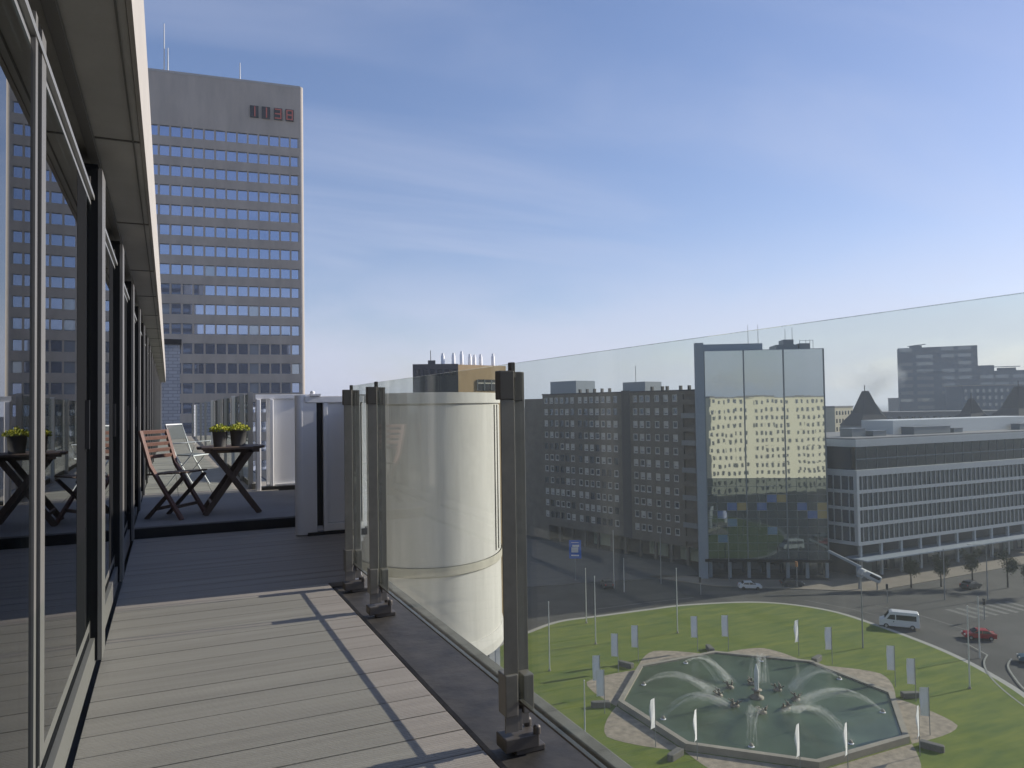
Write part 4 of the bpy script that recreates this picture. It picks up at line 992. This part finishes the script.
cw = sidewin([(-1.4,1.03),(-1.0,1.35),(-.25,1.37),(-.25,1.0)], .86, 1.45) + sidewin([(-.15,1.0),(-.15,1.37),(.3,1.37),(.85,1.02)], .86, 1.45) + [quad_win((.40,-.70,1.43),(.40,.70,1.43),(1.0,.8,1.03),(1.0,-.8,1.03))] + [quad_win((-1.12,-.68,1.40),(-1.12,.68,1.40),(-1.5,.78,1.08),(-1.5,-.78,1.08))]
def car(label, loc, rz_, paint): vehicle('car', label, 'car', loc, rz_, CP, .86, paint, (-1.3, 1.3), .31, cw, 'cars on the ring road')
car('red car turning at the right of the junction', (107.6, 72.3, 0), math.atan2(2.8, -3.4), CARR)
car('teal car cut by the right edge of the photo', (104.2, 62.3, 0), math.atan2(3, -2.6), CARB)
car('white car in the road left of the glass tower lobby', (99.2, 110.6, 0), math.atan2(-3, 5), VANW)
car('dark car parked close to the apartment block', (76.5, 124.5, 0), math.atan2(3, 1), CARD)
car('dark car passing under the glass tower canopy', (107.5, 108.4, .0), math.atan2(-3, 5), CARD)
car('dark car waiting beside the right hand trees', (135, 92, 0), math.atan2(.2, 5), CARD)

# ================================================================== TREES
def tree(x, y, h, cr, seed, label):
    rn = random.Random(seed); t = thing('street_tree', label, 'tree', (x, y, .1), 0, 'trees in front of the low office')
    g = MB(); tips = []
    g.tube([(0, 0, 0), (.05, .03, h*.35), (0, .05, h*.62), (.02, 0, h*.9)], [.16, .12, .08, .02], 7)
    for k in range(13):
        z = h*rn.uniform(.32, .8); a = rn.uniform(0, 6.28); l = cr*rn.uniform(.5, 1)*(1.1-.5*z/h); e = Vector((math.cos(a)*l, math.sin(a)*l, z+l*rn.uniform(.4, .9))); mid = Vector((e.x*.5, e.y*.5, z+(e.z-z)*.4))
        g.tube([(0, 0, z), mid, e], [.05, .035, .012], 5); tips += [mid, e]
        for q in range(3):
            b = a+rn.uniform(-.9, .9); f = mid + Vector((math.cos(b), math.sin(b), .8))*l*.5; g.tube([mid, f], [.02, .006], 4); tips.append(f)
    g.build('trunk', BARK, t)
    g = MB()
    for k in range(2200):
        c = rn.choice(tips) + Vector((rn.gauss(0, .3), rn.gauss(0, .3), rn.gauss(0, .3))); u = Vector((rn.gauss(0, 1), rn.gauss(0, 1), rn.gauss(0, 1))).normalized()*.14; v = u.cross(Vector((rn.gauss(0, 1), rn.gauss(0, 1), rn.gauss(0, 1)))).normalized()*.07
        g.add([c-u, c+v, c+u, c-v], [(0, 1, 2, 3)])
    g.build('crown', TLEAF, t)
for x, y, h, cr, lab in ((131,95,6.5,1.7,'thin dark tree left of the row before the low office'),(137,93,7.5,2.0,'dark tree in the middle of the row at right'),(141,89,8,2.0,'taller dark tree at the right end of the row'),(139,83.5,6,1.8,'dark tree by the crossing at the right edge'),(125.5,97,5.2,1.3,'small dark tree nearest the office corner')):
    tree(x, y, h, cr, int(x*7), lab)

# tram tracks
def smooth_open(pts, k=6):
    p = [pts[0]] + list(pts) + [pts[-1]]; o = []
    for i in range(1, len(p)-2):
        p0, p1, p2, p3 = (Vector((*p[i+j-1], 0)) for j in range(4))
        for s_ in range(k):
            t = s_/k; q = .5*((2*p1) + (p2-p0)*t + (2*p0-5*p1+4*p2-p3)*t*t + (3*p1-p0-3*p2+p3)*t**3); o.append((q.x, q.y))
    return o + [pts[-1]]
for pts in ([(101.3,67.0),(98.0,65.3),(94.2,62.2),(90.6,58.0),(87.0,52.5)], [(102.6,64.6),(99.6,63.2),(96.5,60.6),(93.0,57.0),(90,52.5)], [(103.5,71.5),(101.3,67.0)]):
    struct(strip(smooth_open(pts), .22, .178), 'tram_rail', RAIL)
# steam plume rising behind the roofs
ST = bpy.data.materials.new('steam'); ST.use_nodes = True; t = ST.node_tree; t.nodes.clear()
o = N(t, 'ShaderNodeOutputMaterial'); v = N(t, 'ShaderNodeVolumePrincipled'); v.inputs['Color'].default_value = (.99, .99, .99, 1)
c = N(t, 'ShaderNodeTexCoord'); n = N(t, 'ShaderNodeTexNoise'); n.inputs['Scale'].default_value = .10; n.inputs['Detail'].default_value = 4; t.links.new(c.outputs['Object'], n.inputs['Vector'])
ln = N(t, 'ShaderNodeVectorMath', operation='LENGTH'); sc_ = N(t, 'ShaderNodeVectorMath', operation='DIVIDE'); sc_.inputs[1].default_value = (19, 12, 15); t.links.new(c.outputs['Object'], sc_.inputs[0]); t.links.new(sc_.outputs[0], ln.inputs[0])
sb = N(t, 'ShaderNodeMath', operation='SUBTRACT'); t.links.new(n.outputs['Fac'], sb.inputs[0]); r = N(t, 'ShaderNodeMapRange'); r.inputs['From Min'].default_value = .2; r.inputs['From Max'].default_value = 1.0; r.inputs['To Min'].default_value = .25; r.inputs['To Max'].default_value = .75; t.links.new(ln.outputs['Value'], r.inputs['Value']); t.links.new(r.outputs[0], sb.inputs[1])
mu = N(t, 'ShaderNodeMath', operation='MULTIPLY'); mu.inputs[1].default_value = .32; mu.use_clamp = True; t.links.new(sb.outputs[0], mu.inputs[0]); t.links.new(mu.outputs[0], v.inputs['Density']); t.links.new(v.outputs[0], o.inputs['Volume'])
g = MB(); g.lathe([(0, -15), (11, -12), (18, -4), (19, 3), (14, 11), (0, 15)], 20); st = g.build('steam_plume', ST, loc=(300, 246, 45)); st['kind'] = 'stuff'
# ================================================================== HAZE
HZ = bpy.data.materials.new('haze'); HZ.use_nodes = True; t = HZ.node_tree; t.nodes.clear()
o = N(t, 'ShaderNodeOutputMaterial'); v = N(t, 'ShaderNodeVolumePrincipled'); v.inputs['Color'].default_value = (.86, .91, 1, 1); v.inputs['Density'].default_value = .00042; v.inputs['Anisotropy'].default_value = .2
t.links.new(v.outputs[0], o.inputs['Volume'])
g = MB(); g.box(-5100, 5100, -5100, 5100, -1, 110); hz = g.build('haze', HZ); hz['kind'] = 'stuff'
